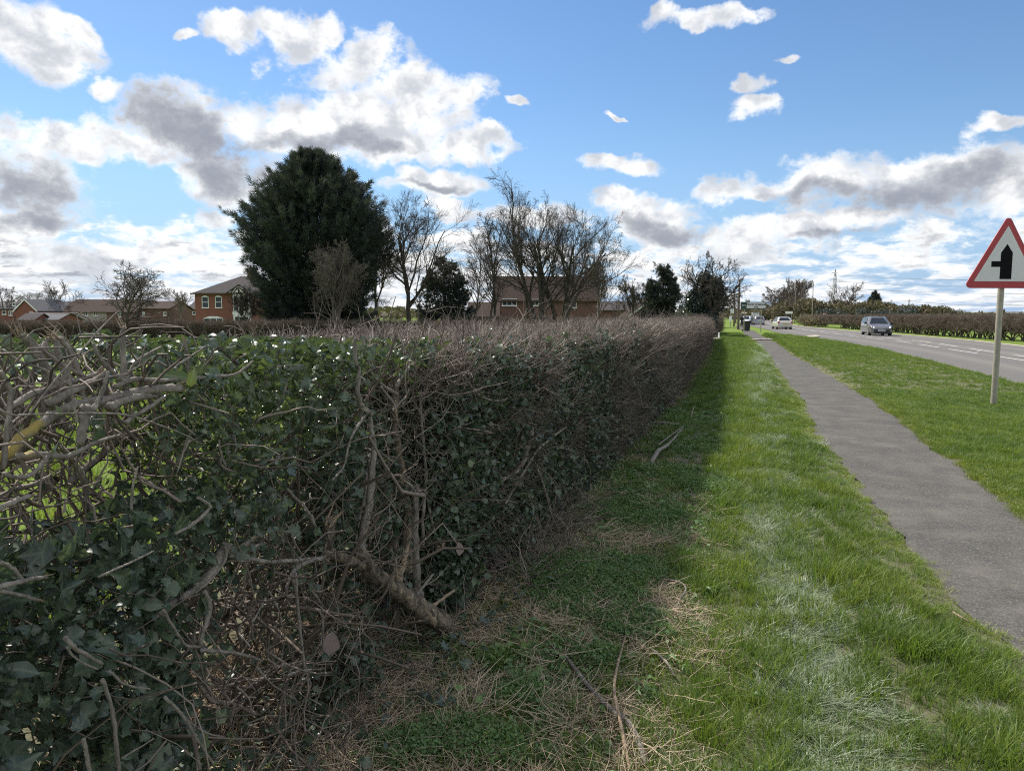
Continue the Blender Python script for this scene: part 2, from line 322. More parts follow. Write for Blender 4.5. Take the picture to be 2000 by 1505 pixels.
# ------------------------------------------------------------------ mesh helpers
def tag(o, label=None, cat=None, group=None, kind=None):
    if label: o['label'] = label
    if cat: o['category'] = cat
    if group: o['group'] = group
    if kind: o['kind'] = kind
    return o
def link(o, parent=None):
    COL.objects.link(o)
    if parent is not None: o.parent = parent
    return o
def empty(name, loc=(0, 0, 0), rz=0, label=None, cat=None, group=None):
    o = bpy.data.objects.new(name, None); o.location = loc; o.rotation_euler = (0, 0, rz); o.empty_display_size = 0.2
    link(o); return tag(o, label, cat, group)
def np_mesh(name, V, tris=None, quads=None, mats=(), attrs=None, smooth=False, mi=None):
    me = bpy.data.meshes.new(name); V = np.asarray(V, np.float32); me.vertices.add(len(V)); me.vertices.foreach_set('co', V.ravel())
    loops = []; sizes = []
    if tris is not None and len(tris): tris = np.asarray(tris, np.int32); loops.append(tris.ravel()); sizes.append(np.full(len(tris), 3, np.int32))
    if quads is not None and len(quads): quads = np.asarray(quads, np.int32); loops.append(quads.ravel()); sizes.append(np.full(len(quads), 4, np.int32))
    if loops:
        lp = np.concatenate(loops); sz = np.concatenate(sizes); st = np.concatenate([[0], np.cumsum(sz)[:-1]]).astype(np.int32)
        me.loops.add(len(lp)); me.loops.foreach_set('vertex_index', lp); me.polygons.add(len(sz)); me.polygons.foreach_set('loop_start', st)
        if mi is not None: me.polygons.foreach_set('material_index', np.asarray(mi, np.int32))
        if smooth: me.polygons.foreach_set('use_smooth', np.ones(len(sz), bool))
    for k, a in (attrs or {}).items():
        at = me.attributes.new(k, 'FLOAT', 'POINT'); at.data.foreach_set('value', np.asarray(a, np.float32))
    for mm in (mats if isinstance(mats, (list, tuple)) else [mats]): me.materials.append(mm)
    me.update(); return me
def mesh_obj(name, me, parent=None, loc=None):
    o = bpy.data.objects.new(name, me)
    if loc is not None: o.location = loc
    return link(o, parent)
def rel(V, o):                                # world points -> local of an unrotated empty
    return np.asarray(V, float) - np.array(o.location)

class MB:
    """collects simple solids into one mesh"""
    def __init__(s): s.v = []; s.f = []
    def add(s, vs, fs):
        b = len(s.v); s.v += [tuple(map(float, q)) for q in vs]; s.f += [tuple(i + b for i in f) for f in fs]; return s
    def box(s, x0, x1, y0, y1, z0, z1):
        return s.add([(x0, y0, z0), (x1, y0, z0), (x1, y1, z0), (x0, y1, z0), (x0, y0, z1), (x1, y0, z1), (x1, y1, z1), (x0, y1, z1)],
                     [(0, 3, 2, 1), (4, 5, 6, 7), (0, 1, 5, 4), (1, 2, 6, 5), (2, 3, 7, 6), (3, 0, 4, 7)])
    def prism(s, poly, y0, y1):               # polygon in xz, extruded along y
        n = len(poly); vs = [(p[0], y0, p[1]) for p in poly] + [(p[0], y1, p[1]) for p in poly]
        fs = [tuple(range(n)), tuple(range(2 * n - 1, n - 1, -1))] + [(i, i + n, (i + 1) % n + n, (i + 1) % n) for i in range(n)]
        return s.add(vs, fs)
    def tube(s, pts, rs, n=8, cap=True):
        pts = [Vector(p) for p in pts]
        if not hasattr(rs, '__len__'): rs = [rs] * len(pts)
        b = []
        for i, p in enumerate(pts):
            t = (pts[min(i + 1, len(pts) - 1)] - pts[max(i - 1, 0)]).normalized()
            a = t.cross(Vector((0.3, 0.9, 0.1)) if abs(t.z) > 0.9 else Vector((0, 0, 1))).normalized(); c = t.cross(a)
            b += [p + (a * math.cos(q) + c * math.sin(q)) * rs[i] for q in [2 * math.pi * k / n for k in range(n)]]
        fs = [(i * n + k, i * n + (k + 1) % n, (i + 1) * n + (k + 1) % n, (i + 1) * n + k) for i in range(len(pts) - 1) for k in range(n)]
        if cap: fs += [tuple(range(n - 1, -1, -1)), tuple(range((len(pts) - 1) * n, len(pts) * n))]
        return s.add(b, fs)
    def disc(s, c, r, w, axis='y', n=20):
        c = Vector(c); d = {'y': Vector((0, 1, 0)), 'x': Vector((1, 0, 0)), 'z': Vector((0, 0, 1))}[axis]
        return s.tube([c - d * w / 2, c + d * w / 2], r, n)
    def build(s, name, mat, parent=None, bevel=0.0, smooth=False, loc=None):
        me = bpy.data.meshes.new(name); me.from_pydata(s.v, [], s.f); me.materials.append(mat); me.update()
        if smooth: me.polygons.foreach_set('use_smooth', np.ones(len(me.polygons), bool))
        o = mesh_obj(name, me, parent, loc)
        if bevel: bv = o.modifiers.new('b', 'BEVEL'); bv.width = bevel; bv.segments = 2; bv.limit_method = 'ANGLE'
        return o

def unit(a): return a / (np.linalg.norm(a, axis=-1, keepdims=True) + 1e-9)
def tubes(P, R, sides=4, tint=None):
    """P (N,K,3) polylines, R (N,K) radii -> verts, quads, tint per vertex"""
    N, K, _ = P.shape; T = unit(np.gradient(P, axis=1)); ref = np.array([0.31, 0.17, 0.93]) + np.zeros_like(T)
    ref = np.where(np.abs((T * ref).sum(-1, keepdims=True)) > 0.9, np.array([0.9, 0.3, 0.1]), ref)
    A = unit(np.cross(T, ref)); B = np.cross(T, A); q = np.arange(sides) * 2 * np.pi / sides
    V = P[:, :, None, :] + R[:, :, None, None] * (np.cos(q)[None, None, :, None] * A[:, :, None, :] + np.sin(q)[None, None, :, None] * B[:, :, None, :])
    i = np.arange(N)[:, None, None] * K * sides; k = np.arange(K - 1)[None, :, None] * sides; j = np.arange(sides)[None, None, :]; jn = (j + 1) % sides
    Q = np.stack([i + k + j, i + k + jn, i + k + sides + jn, i + k + sides + j], -1).reshape(-1, 4)
    t = np.repeat(tint if tint is not None else rng.random(N), K * sides)
    return V.reshape(-1, 3), Q, t
def merge(parts):
    V = []; Q = []; T = []; o = 0
    for v, q, t in parts: V.append(v); Q.append(q + o); T.append(t); o += len(v)
    return np.concatenate(V), np.concatenate(Q), np.concatenate(T)
def smooth_line(pts, K):
    """Catmull-Rom resample of a traced polyline"""
    p = np.asarray(pts, float); n = len(p); u = np.linspace(0, n - 1, K); out = []
    for x in u:
        i = min(int(x), n - 2); f = x - i; a, b, c, d = p[max(i - 1, 0)], p[i], p[i + 1], p[min(i + 2, n - 1)]
        out.append(0.5 * (2 * b + (c - a) * f + (2 * a - 5 * b + 4 * c - d) * f * f + (3 * b - a - 3 * c + d) * f ** 3))
    return np.array(out)
def vnoise(x, y, scale, seed=0):
    x = np.asarray(x) * scale + seed * 17.3; y = np.asarray(y) * scale + seed * 7.9
    xi = np.floor(x); yi = np.floor(y); fx = x - xi; fy = y - yi; fx = fx * fx * (3 - 2 * fx); fy = fy * fy * (3 - 2 * fy)
    def h(a, b): q = np.sin(a * 127.1 + b * 311.7 + seed) * 43758.5453; return q - np.floor(q)
    return (h(xi, yi) * (1 - fx) + h(xi + 1, yi) * fx) * (1 - fy) + (h(xi, yi + 1) * (1 - fx) + h(xi + 1, yi + 1) * fx) * fy
def fbm(x, y, scale, seed=0, o=4): return sum(vnoise(x, y, scale * 2 ** k, seed + k) / 2 ** k for k in range(o)) / sum(1 / 2 ** k for k in range(o))

# ------------------------------------------------------------------ scatter by geometry nodes (only for uncountable stuff)
def proto_collection(name, meshes):
    c = bpy.data.collections.new(name)
    for i, me in enumerate(meshes): c.objects.link(bpy.data.objects.new('%s_%02d' % (name, i), me))
    return c
_gn = {}
def gn_group(coll):
    if coll.name in _gn: return _gn[coll.name]
    g = bpy.data.node_groups.new('scatter_' + coll.name, 'GeometryNodeTree')
    g.interface.new_socket('Geometry', in_out='INPUT', socket_type='NodeSocketGeometry'); g.interface.new_socket('Geometry', in_out='OUTPUT', socket_type='NodeSocketGeometry')
    gi = g.nodes.new('NodeGroupInput'); go = g.nodes.new('NodeGroupOutput'); ci = g.nodes.new('GeometryNodeCollectionInfo'); ci.inputs[0].default_value = coll
    ci.inputs['Separate Children'].default_value = True; ci.inputs['Reset Children'].default_value = True
    ip = g.nodes.new('GeometryNodeInstanceOnPoints'); ip.inputs['Pick Instance'].default_value = True
    def na(n, t):
        q = g.nodes.new('GeometryNodeInputNamedAttribute'); q.data_type = t; q.inputs[0].default_value = n; return q.outputs[0]
    g.links.new(gi.outputs[0], ip.inputs['Points']); g.links.new(ci.outputs[0], ip.inputs['Instance'])
    g.links.new(na('pick', 'INT'), ip.inputs['Instance Index']); g.links.new(na('rot', 'FLOAT_VECTOR'), ip.inputs['Rotation']); g.links.new(na('scl', 'FLOAT_VECTOR'), ip.inputs['Scale'])
    g.links.new(ip.outputs[0], go.inputs[0]); _gn[coll.name] = g; return g
def scatter(name, coll, P, R, S, I, T, parent=None, label=None, cat=None):
    P = np.asarray(P, np.float32); me = bpy.data.meshes.new(name); me.vertices.add(len(P)); me.vertices.foreach_set('co', P.ravel())
    S = np.asarray(S, np.float32)
    if S.ndim == 1: S = np.repeat(S[:, None], 3, 1)
    me.attributes.new('rot', 'FLOAT_VECTOR', 'POINT').data.foreach_set('vector', np.asarray(R, np.float32).ravel())
    me.attributes.new('scl', 'FLOAT_VECTOR', 'POINT').data.foreach_set('vector', S.ravel())
    me.attributes.new('pick', 'INT', 'POINT').data.foreach_set('value', np.asarray(I, np.int32))
    me.attributes.new('tint', 'FLOAT', 'POINT').data.foreach_set('value', np.clip(T, 0, 1).astype(np.float32))
    o = mesh_obj(name, me, parent); o['kind'] = 'stuff'
    if label: o['label'] = label
    if cat: o['category'] = cat
    md = o.modifiers.new('scatter', 'NODES'); md.node_group = gn_group(coll); return o

# ---- prototypes
def blades_mesh(name, n, r, h0, h1, w, bend, mat, flat=0.0, seed=0, K=4):
    g = np.random.default_rng(seed); a = g.random(n) * 2 * np.pi; rr = r * np.sqrt(g.random(n)); x = rr * np.cos(a); y = rr * np.sin(a)
    h = g.uniform(h0, h1, n); d = a + g.normal(0, 0.9, n); b = g.uniform(0.15, 1.0, n) * bend; wd = g.uniform(0.6, 1.2, n) * w
    u = np.linspace(0, 1, K)[None, :]
    lean = (b[:, None] * u ** 1.8 + flat * u) * h[:, None]; z = h[:, None] * u * (1 - 0.45 * b[:, None] * u) * (1 - 0.75 * flat)
    cx = x[:, None] + lean * np.cos(d)[:, None]; cy = y[:, None] + lean * np.sin(d)[:, None]
    ww = wd[:, None] * (1 - u ** 1.5 * 0.92) * 0.5; pa = a * 3.1; px = ww * -np.sin(d + 0.6 * np.cos(pa))[:, None]; py = ww * np.cos(d + 0.6 * np.cos(pa))[:, None]
    V = np.stack([np.stack([cx - px, cy - py, z], -1), np.stack([cx + px, cy + py, z], -1)], 2).reshape(-1, 3)
    i = np.arange(n)[:, None] * K * 2; k = np.arange(K - 1)[None, :] * 2
    Q = np.stack([i + k, i + k + 1, i + k + 3, i + k + 2], -1).reshape(-1, 4)
    return np_mesh(name, V, quads=Q, mats=mat, attrs={'tint': np.repeat(g.random(n), K * 2)})
IVY = [(0, -.40), (.16, -.50), (.36, -.42), (.55, -.12), (.38, .02), (.34, .22), (.17, .36), (0, .60), (-.17, .34), (-.36, .20), (-.40, .0), (-.53, -.14), (-.34, -.42), (-.16, -.50)]
IVY3 = [(0, -.42), (.20, -.50), (.52, -.28), (.30, -.08), (.50, .22), (.20, .20), (0, .62), (-.20, .20), (-.50, .22), (-.30, -.08), (-.52, -.28), (-.20, -.50)]
OVAL = [(0, -.55), (.17, -.38), (.27, -.12), (.26, .15), (.15, .42), (0, .65), (-.15, .42), (-.26, .15), (-.27, -.12), (-.17, -.38)]
def leaf_arrays(outline, seed=0, curl=0.25):
    g = np.random.default_rng(seed); o = np.array(outline) * g.uniform(0.82, 1.15, (len(outline), 2)) * np.array([g.uniform(.75, 1.1), 1]) + g.normal(0, .03, (1, 2)); n = len(o)
    bend = g.uniform(-.4, .8)
    z = -curl * (o ** 2).sum(1) + g.uniform(.1, .6) * np.abs(o[:, 0]) - bend * o[:, 1] ** 2 + g.normal(0, 0.02, n)
    V = np.vstack([[0, -0.12, 0.0], np.column_stack([o, z])]); F = np.array([(0, 1 + i, 1 + (i + 1) % n) for i in range(n)])
    r = np.linalg.norm(o, axis=1); vein = np.concatenate([[1], np.where(r > np.roll(r, 1), 1.0, 0.0) * np.where(r > np.roll(r, -1), 1.0, 0.0)])
    return V, F, vein
def leaf_mesh(name, outline, mat, seed, curl=0.25):
    V, F, ve = leaf_arrays(outline, seed, curl); return np_mesh(name, V, tris=F, mats=mat, attrs={'tint': np.full(len(V), 0.5), 'vein': ve})
def leaf_clump(name, outline, mat, n, r, size, seed, flat=0.6):
    g = np.random.default_rng(seed); Vs = []; Fs = []; Ts = []; Ve = []; o = 0
    for i in range(n):
        V, F, ve = leaf_arrays(outline, seed + i); s = size * g.uniform(0.6, 1.25); R = rotm(g.normal(0, flat), g.normal(0, flat), g.random() * 6.28)
        p = g.normal(0, 1, 3); p = p / np.linalg.norm(p) * r * g.random() ** 0.4
        Vs.append(V @ R.T * s + p); Fs.append(F + o); o += len(V); Ts.append(np.full(len(V), g.random())); Ve.append(ve)
    return np_mesh(name, np.concatenate(Vs), tris=np.concatenate(Fs), mats=mat, attrs={'tint': np.concatenate(Ts), 'vein': np.concatenate(Ve)})
def rotm(a, b, c):
    ca, sa, cb, sb, cc, sc = math.cos(a), math.sin(a), math.cos(b), math.sin(b), math.cos(c), math.sin(c)
    return np.array([[cc, -sc, 0], [sc, cc, 0], [0, 0, 1]]) @ np.array([[cb, 0, sb], [0, 1, 0], [-sb, 0, cb]]) @ np.array([[1, 0, 0], [0, ca, -sa], [0, sa, ca]])
def rand_twigs(n, origin_r, L0, L1, r0, cone, seed, K=5, up=1.0, wig=0.18, kids=2):
    g = np.random.default_rng(seed); p0 = g.normal(0, 1, (n, 3)); p0 = unit(p0) * origin_r * g.random((n, 1)) ** 0.5
    d = unit(np.column_stack([g.normal(0, cone, n), g.normal(0, cone, n), np.abs(g.normal(up, 0.3, n)) if up > 0 else g.normal(0, 0.5, n)]))
    L = g.uniform(L0, L1, n); P = np.zeros((n, K, 3)); P[:, 0] = p0; dd = d
    for k in range(1, K): dd = unit(dd + g.normal(0, wig, (n, 3))); P[:, k] = P[:, k - 1] + dd * (L / (K - 1))[:, None]
    R = r0 * g.uniform(0.5, 1.3, n)[:, None] * np.linspace(1, 0.35, K)[None, :]
    parts = [tubes(P, R, 3, g.random(n))]
    if kids:
        idx = np.repeat(np.arange(n), kids); m = len(idx); kk = g.integers(1, K - 1, m); q0 = P[idx, kk]; dk = unit(P[idx, kk + 1] - P[idx, kk] + 0) ; dk = unit(dk + g.normal(0, 0.75, (m, 3)))
        Lk = L[idx] * g.uniform(0.25, 0.55, m); Q = q0[:, None, :] + dk[:, None, :] * np.linspace(0, 1, 3)[None, :, None] * Lk[:, None, None]; Q[:, 2] += g.normal(0, 0.02, (m, 3))
        parts.append(tubes(Q, r0 * 0.45 * np.ones((m, 1)) * np.array([[1, 0.7, 0.35]]), 3, g.random(m)))
    return merge(parts)
def twig_mesh(name, mat, *a, **k):
    V, Q, T = rand_twigs(*a, **k); return np_mesh(name, V, quads=Q, mats=mat, attrs={'tint': T})

C_lush = proto_collection('tuft', [blades_mesh('tuft', 46, .055, .05, .115, .0042, .8, M['grass'], seed=i) for i in range(5)]
                          + [blades_mesh('short_tuft', 60, .065, .018, .045, .0036, .6, M['grass'], .35, seed=20 + i) for i in range(3)])
C_mat = proto_collection('matted', [blades_mesh('matted_tuft', 46, .07, .05, .11, .0042, .5, M['matgrass'], .85, seed=40 + i) for i in range(4)])
C_weed = proto_collection('weed', [leaf_clump('weed_clump', OVAL, M['weed'], 70, .055, .017, 60 + i, .7) for i in range(3)] + [leaf_clump('broad_weed', OVAL, M['weed'], 26, .06, .034, 70 + i, .5) for i in range(2)])
C_straw = proto_collection('straw', [twig_mesh('straw_bits', M['straw'], 14, .06, .05, .19, .0019, 1.0, 80 + i, up=0, kids=0, wig=.12) for i in range(4)])
C_ivy1 = proto_collection('ivyleaf', [leaf_mesh('ivy_leaf', [IVY, OVAL, IVY, IVY3][i], M['ivy'], 90 + i) for i in range(4)] + [leaf_mesh('oval_leaf', OVAL, M['privet'], 95 + i) for i in range(3)])
C_ivyc = proto_collection('ivyclump', [leaf_clump('ivy_clump', IVY, M['ivy'], 24, .14, .045, 100 + i, 1.0) for i in range(3)])
C_twig = proto_collection('twigclump', [twig_mesh('twig_clump', M['twig'], 13, .13, .20, .46, .0052, .65, 120 + i, wig=.26, kids=3) for i in range(4)]
                          + [twig_mesh('tangle', M['twig'], 10, .15, .25, .5, .0048, 1.0, 130 + i, up=0, wig=.38, kids=3) for i in range(3)]
                          + [twig_mesh('trimmed_top', M['twig'], 17, .12, .20, .27, .0050, .60, 150 + i, K=4, wig=.22, kids=3) for i in range(3)])
C_dark = proto_collection('darktwig', [twig_mesh('dark_clump', M['twigdark'], 30, .2, .35, .6, .010, .8, 140 + i) for i in range(3)])

def copy_tree(o, parent=None):
    c = o.copy(); COL.objects.link(c)
    if parent is not None: c.parent = parent
    for ch in list(o.children): copy_tree(ch, c)
    return c

#==STRUCTURE==
def tri_interp(x, xs, ys): return np.interp(x, xs, ys)
PL = ([-3, 2.5, 3.9, 4.4, 5, 5.5, 6.4, 8.5, 10.8, 15, 20, 32, 44, 52, 60, 70, 80, 100, 130, 300], [1.5, 1.5, 1.34, 1.15, 1.22, 1.05, 1.06, .99, .93, .96, .88, .77, .47, .2, -.34, -.5, -.7, -1.7, -2.1, -2.1])
PR = ([-3, 6.3, 8.1, 11, 15, 23, 32.5, 46, 60, 76, 100, 130, 300], [2.1, 2.08, 2.16, 2.18, 2.24, 1.99, 1.65, 1.52, .95, .6, -.7, -.9, -.9])
RL = ([-60, 36, 47, 55, 61, 75, 90, 115, 126, 300, 420], [6.25, 6.05, 5.2, 4.2, 3.2, 2.4, 1.8, 0.0, -.3, -.3, -8])
RR = ([-60, 53, 65, 70, 85, 115, 134, 300, 420], [13.6, 13.5, 12.4, 11.6, 9.8, 7.3, 6.9, 7.0, -.5])
def pl(s): return np.interp(s, *PL) + (vnoise(s, s * 0, 1.6, 3) - .5) * .16 + (vnoise(s, s * 0, 6, 13) - .5) * .09
def pr(s): return np.interp(s, *PR) + (vnoise(s, s * 0, 1.3, 5) - .5) * .16 + (vnoise(s, s * 0, 6, 15) - .5) * .09
def verge_z(s, t):
    z = 0.012 + 0.05 * fbm(s, t, 0.9, 2, 3)
    d = np.minimum(np.abs(t - np.interp(s, *PL)), np.abs(t - np.interp(s, *PR)))
    inside = (t > np.interp(s, *PL)) & (t < np.interp(s, *PR)); k = np.clip(d / 0.25, 0, 1)
    z = np.where(inside, -0.02, z * k); edge = np.clip((np.interp(s, *RL) - t) / 0.5, 0, 1); return np.where(t > 2.2, z * edge + (1 - edge) * 0.0, z)
def strip(name, s, tl, tr, z, mat, n=2, attrs=None, parent=None, kind='structure'):
    s = np.asarray(s, float); u = np.linspace(0, 1, n); t = tl[:, None] * (1 - u) + tr[:, None] * u; X, Y = st_np(s[:, None] + 0 * t, t)
    V = np.stack([X, Y, np.full_like(X, z)], -1).reshape(-1, 3); i = np.arange(len(s) - 1)[:, None] * n; j = np.arange(n - 1)[None, :]
    Q = np.stack([i + j, i + j + 1, i + j + n + 1, i + j + n], -1).reshape(-1, 4)
    a = {k: f(s[:, None] + 0 * t, t, u[None, :] + 0 * t).ravel() for k, f in (attrs or {}).items()}
    o = mesh_obj(name, np_mesh(name, V, quads=Q, mats=mat, attrs=a), parent)
    if kind: o['kind'] = kind
    return o
# ground to the horizon
gs = np.concatenate([-np.geomspace(3000, 4, 30), np.geomspace(4, 6000, 34)]); gx, gy = np.meshgrid(gs, gs)
V = np.stack([gx, gy, np.full_like(gx, -0.03)], -1).reshape(-1, 3); n = len(gs); i = np.arange(n - 1)[:, None] * n; j = np.arange(n - 1)[None, :]
o = mesh_obj('ground', np_mesh('ground', V, quads=np.stack([i + j, i + j + 1, i + j + n + 1, i + j + n], -1).reshape(-1, 4), mats=M['ground'])); o['kind'] = 'structure'
# verge sheet with humps
ss = np.concatenate([np.arange(-1, 16, .12), np.arange(16, 60, .5)]); tt = np.concatenate([np.arange(-3.2, 3.0, .09), np.arange(3.0, 6.4, .25)])
S2, T2 = np.meshgrid(ss, tt, indexing='ij'); lim = np.interp(S2, *RL) + 0.02; T2 = np.minimum(T2, lim); Z2 = verge_z(S2, T2); X2, Y2 = st_np(S2, T2)
n = len(tt); i = np.arange(len(ss) - 1)[:, None] * n; j = np.arange(n - 1)[None, :]
o = mesh_obj('verge', np_mesh('verge', np.stack([X2, Y2, Z2], -1).reshape(-1, 3), quads=np.stack([i + j, i + j + 1, i + j + n + 1, i + j + n], -1).reshape(-1, 4), mats=M['soil'], smooth=True)); o['kind'] = 'structure'
s = np.concatenate([np.arange(-3, 60, .15), np.arange(60, 130, 2.0)]); strip('footpath', s, pl(s), pr(s), 0.004, M['path'], 8)
s = np.concatenate([np.arange(-60, 60, 1.5), np.arange(60, 420, 3.0)])
def wear(s, t, u): return np.exp(-((u - .235) / .05) ** 2) * .5 + np.exp(-((u - .43) / .03) ** 2) * .25 + np.exp(-((u - .60) / .06) ** 2) * .55 + np.exp(-((u - .84) / .05) ** 2) * .45 + np.exp(-((u - .985) / .03) ** 2) * .9 + np.exp(-((u - .01) / .02) ** 2) * .4
strip('road', s, np.interp(s, *RL), np.interp(s, *RR), 0.0, M['road'], 60, {'wear': wear})
strip('road_margin', s, np.interp(s, *RR), np.interp(s, *RR) + .42, 0.01, M['kerb'], 3)
# side drive across verge
s = np.linspace(49.6, 52.2, 6)
Vd = [];
for (a, b) in [(-3.5, 0), (-.4, .1), (.5, .25), (1.8, 1.1), (3.2, 3.6), (4.6, 6.6), (5.0, 7.4)]:
    Vd.append(ST(49.4 + b * 1.15, a, 0.058)); Vd.append(ST(51.6 + b * 1.35, a, 0.058))
o = mesh_obj('driveway', np_mesh('driveway', Vd, quads=[(2 * i, 2 * i + 2, 2 * i + 3, 2 * i + 1) for i in range(6)], mats=M['conc'])); o['kind'] = 'structure'
# centre markings: two rows of dashes
def lane_mark(s0, s1, tf, w, name='lane_marking'):
    s = np.linspace(s0, s1, 6); t = tf(s); return strip(name, s, t - w / 2, t + w / 2, 0.004, M['paint'], 2)
cl = lambda s: np.interp(s, [-20, 30, 38, 51, 59, 70, 90, 115, 300], [9.35, 9.4, 9.1, 9.0, 7.9, 7.1, 5.6, 3.6, 3.3])
cr = lambda s: cl(s) + np.interp(s, [0, 33, 50, 64, 80, 115], [.95, 1.0, 1.35, 1.3, 1.0, .2])
for k in range(22):
    s0 = 4 + k * 6.2; lane_mark(s0, s0 + 4.2, cl, .15)
    if s0 < 105: lane_mark(s0 + 1.3, s0 + 5.3, cr, .15)
for k in range(10): s0 = 142 + k * 9; lane_mark(s0, s0 + 4, cl, .2)
# studs between the rows
stud = MB().box(-.06, .06, -.05, .05, 0, .025)
for k in range(12):
    s0 = 9 + k * 6.2
    if k == 0: so = stud.build('road_stud', M['white'], None, .006); base_stud = so
    else: so = base_stud.copy(); COL.objects.link(so)
    so.location = ST(s0 + 3.0, float(cl(s0)) + .45, .004); so.rotation_euler = (0, 0, -HEAD); so['kind'] = 'structure'

#==GRASS==
def grass_layer(name, coll, n, s0, s1, t0, t1, keep, picks, scl, tint, label, spow=1.0):
    s = s0 + (s1 - s0) * rng.random(n) ** spow; t = rng.uniform(t0, t1, n); k = rng.random(n) < keep(s, t); s, t = s[k], t[k]; m = len(s)
    X, Y = st_np(s, t); z = verge_z(s, t) - .004; R = np.column_stack([rng.normal(0, .12, m), rng.normal(0, .12, m), rng.random(m) * 6.28])
    return scatter(name, coll, np.column_stack([X, Y, z]), R, scl(s, t) * rng.uniform(.75, 1.25, m), rng.choice(picks, m), tint(s, t) + rng.normal(0, .07, m), None, label, 'grass')
def onpath(s, t, m=.0): return (t > pl(s) - m) & (t < pr(s) + m)
def lushm(s, t):
    e = -.28 + (fbm(s, t, 1.2, 9) - .5) * .7; a = 1 / (1 + np.exp(-(t - e) / .06)); mt = np.exp(-((t - .24 - .12 * np.sin(s * .7)) / .15) ** 2) * (fbm(s, t, .8, 12) > .42)
    return a * (1 - .55 * mt) * ~onpath(s, t, .01) * (t < np.interp(s, *RL))
def lsc(s, t):
    h = .55 + .95 * fbm(s, t, 2.4, 31) ** 1.4 * 1.3; edge = np.minimum(np.abs(t - pl(s)), np.abs(t - pr(s))); h = h * np.clip(.35 + edge * 2.0, .35, 1) ; return np.where(t > 2, h * .72, h) * np.clip(1 + (s - 14) * .02, 1, 2.2)
def ltint(s, t):
    b = .20 + .62 * fbm(s, t, 1.9, 33); edge = np.minimum(np.abs(t - pl(s)), np.abs(t - pr(s))); b = b + .35 * np.exp(-edge / .12); return b + .12 * np.exp(-((t + .05) / .2) ** 2) + np.where(t > 2, .04, 0)
grass_layer('grass', C_lush, 16000, .8, 15, -1.1, 6.2, lushm, [0, 1, 2, 3, 4], lsc, ltint, 'lush green grass of the verge either side of the path', 1.15)
grass_layer('grass', C_lush, 11000, .8, 15, -1.0, 6.2, lambda s, t: lushm(s, t), [5, 6, 7], lambda s, t: np.full(len(s), 1.1), ltint, 'short grass between the tufts of the verge', 1.15)
grass_layer('grass', C_lush, 22000, .8, 17, 2.0, 6.2, lambda s, t: ~onpath(s, t, .01) * (t < np.interp(s, *RL)), [5, 6, 7], lambda s, t: np.full(len(s), 1.25), ltint, 'short grass of the verge between path and road', 1.0)
grass_layer('grass', C_lush, 42000, 15, 62, -2.6, 6.1, lambda s, t: (t > np.interp(s, [15, 47, 62], [-.5, -1.6, -2.2])) * ~onpath(s, t) * (t < np.interp(s, *RL)) * .9, [0, 1, 2, 5, 6, 7], lsc, ltint, 'verge grass farther down the path')
grass_layer('grass', C_lush, 2600, .8, 20, .7, 2.5, lambda s, t: (((t - pl(s)) > -.16) & ((t - pl(s)) < .05)) | (((pr(s) - t) > -.16) & ((pr(s) - t) < .05)), [5, 6, 7], lambda s, t: np.full(len(s), .9), lambda s, t: np.full(len(s), .95), 'yellowed thin grass creeping over the path edges')
grass_layer('matted_grass', C_mat, 26000, .8, 42, -.45, 1.0, lambda s, t: np.clip(np.exp(-((t - .26 - .07 * np.sin(s * .7)) / .15) ** 2) * (fbm(s, t, .8, 12) > .22) * 1.4 + .015, 0, 1) * ~onpath(s, t), [0, 1, 2, 3], lambda s, t: 1 + np.clip(s - 10, 0, 20) * .03, lambda s, t: .40 + .55 * fbm(s, t, 3, 44), 'pale matted grass along the trodden strip')
# weeds, straw and twigs of the litter zone below the hedge
lit = lambda s, t: np.clip(1.1 / (1 + np.exp((t + .28 + (fbm(s, t, 1.2, 9) - .5) * -.6) / .08)), 0, 1)
grass_layer('weeds', C_weed, 6500, .9, 14, -1.9, .1, lambda s, t: lit(s, t) * np.where(fbm(s, t, 1.6, 51) > np.where(s < 3.6, .56, .44), .9, .14) + .03, [0, 1, 2, 3, 4], lambda s, t: .7 + .6 * fbm(s, t, 3, 52), lambda s, t: .25 + .5 * fbm(s, t, 2, 53), 'small leafy weeds in the litter below the hedge', 1.3)
grass_layer('weeds', C_lush, 19000, 1.2, 50, -2.3, .0, lambda s, t: lit(s, t) * .8 * (t > np.interp(s, [0, 12, 47], [-1.3, -1.3, -2.2])) * (fbm(s, t, 1.1, 55) > .33), [5, 6, 7, 5, 6, 0], lambda s, t: np.where(s > 12, 1.3, .9) * np.ones(len(s)), lambda s, t: .22 + .4 * fbm(s, t, 2, 53), 'grass below the hedge, its shade put into a darker tint', 1.4)  # lower tint range paints the hedge's shade into the blades
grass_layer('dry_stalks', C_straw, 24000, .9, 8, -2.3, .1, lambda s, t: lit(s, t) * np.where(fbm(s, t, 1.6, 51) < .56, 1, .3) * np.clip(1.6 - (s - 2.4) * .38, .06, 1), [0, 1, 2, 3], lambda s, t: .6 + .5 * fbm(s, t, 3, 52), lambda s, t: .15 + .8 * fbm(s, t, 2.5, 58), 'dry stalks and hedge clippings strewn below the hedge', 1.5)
grass_layer('dry_stalks', C_straw, 1800, 6, 30, -2.0, -.6, lambda s, t: (t < -1.0 - s * .012) * 1.0, [0, 1, 2, 3], lambda s, t: 1 + 0 * s, lambda s, t: .1 + .3 * fbm(s, t, 2.5, 58), 'dark clippings along the foot of the long hedge')
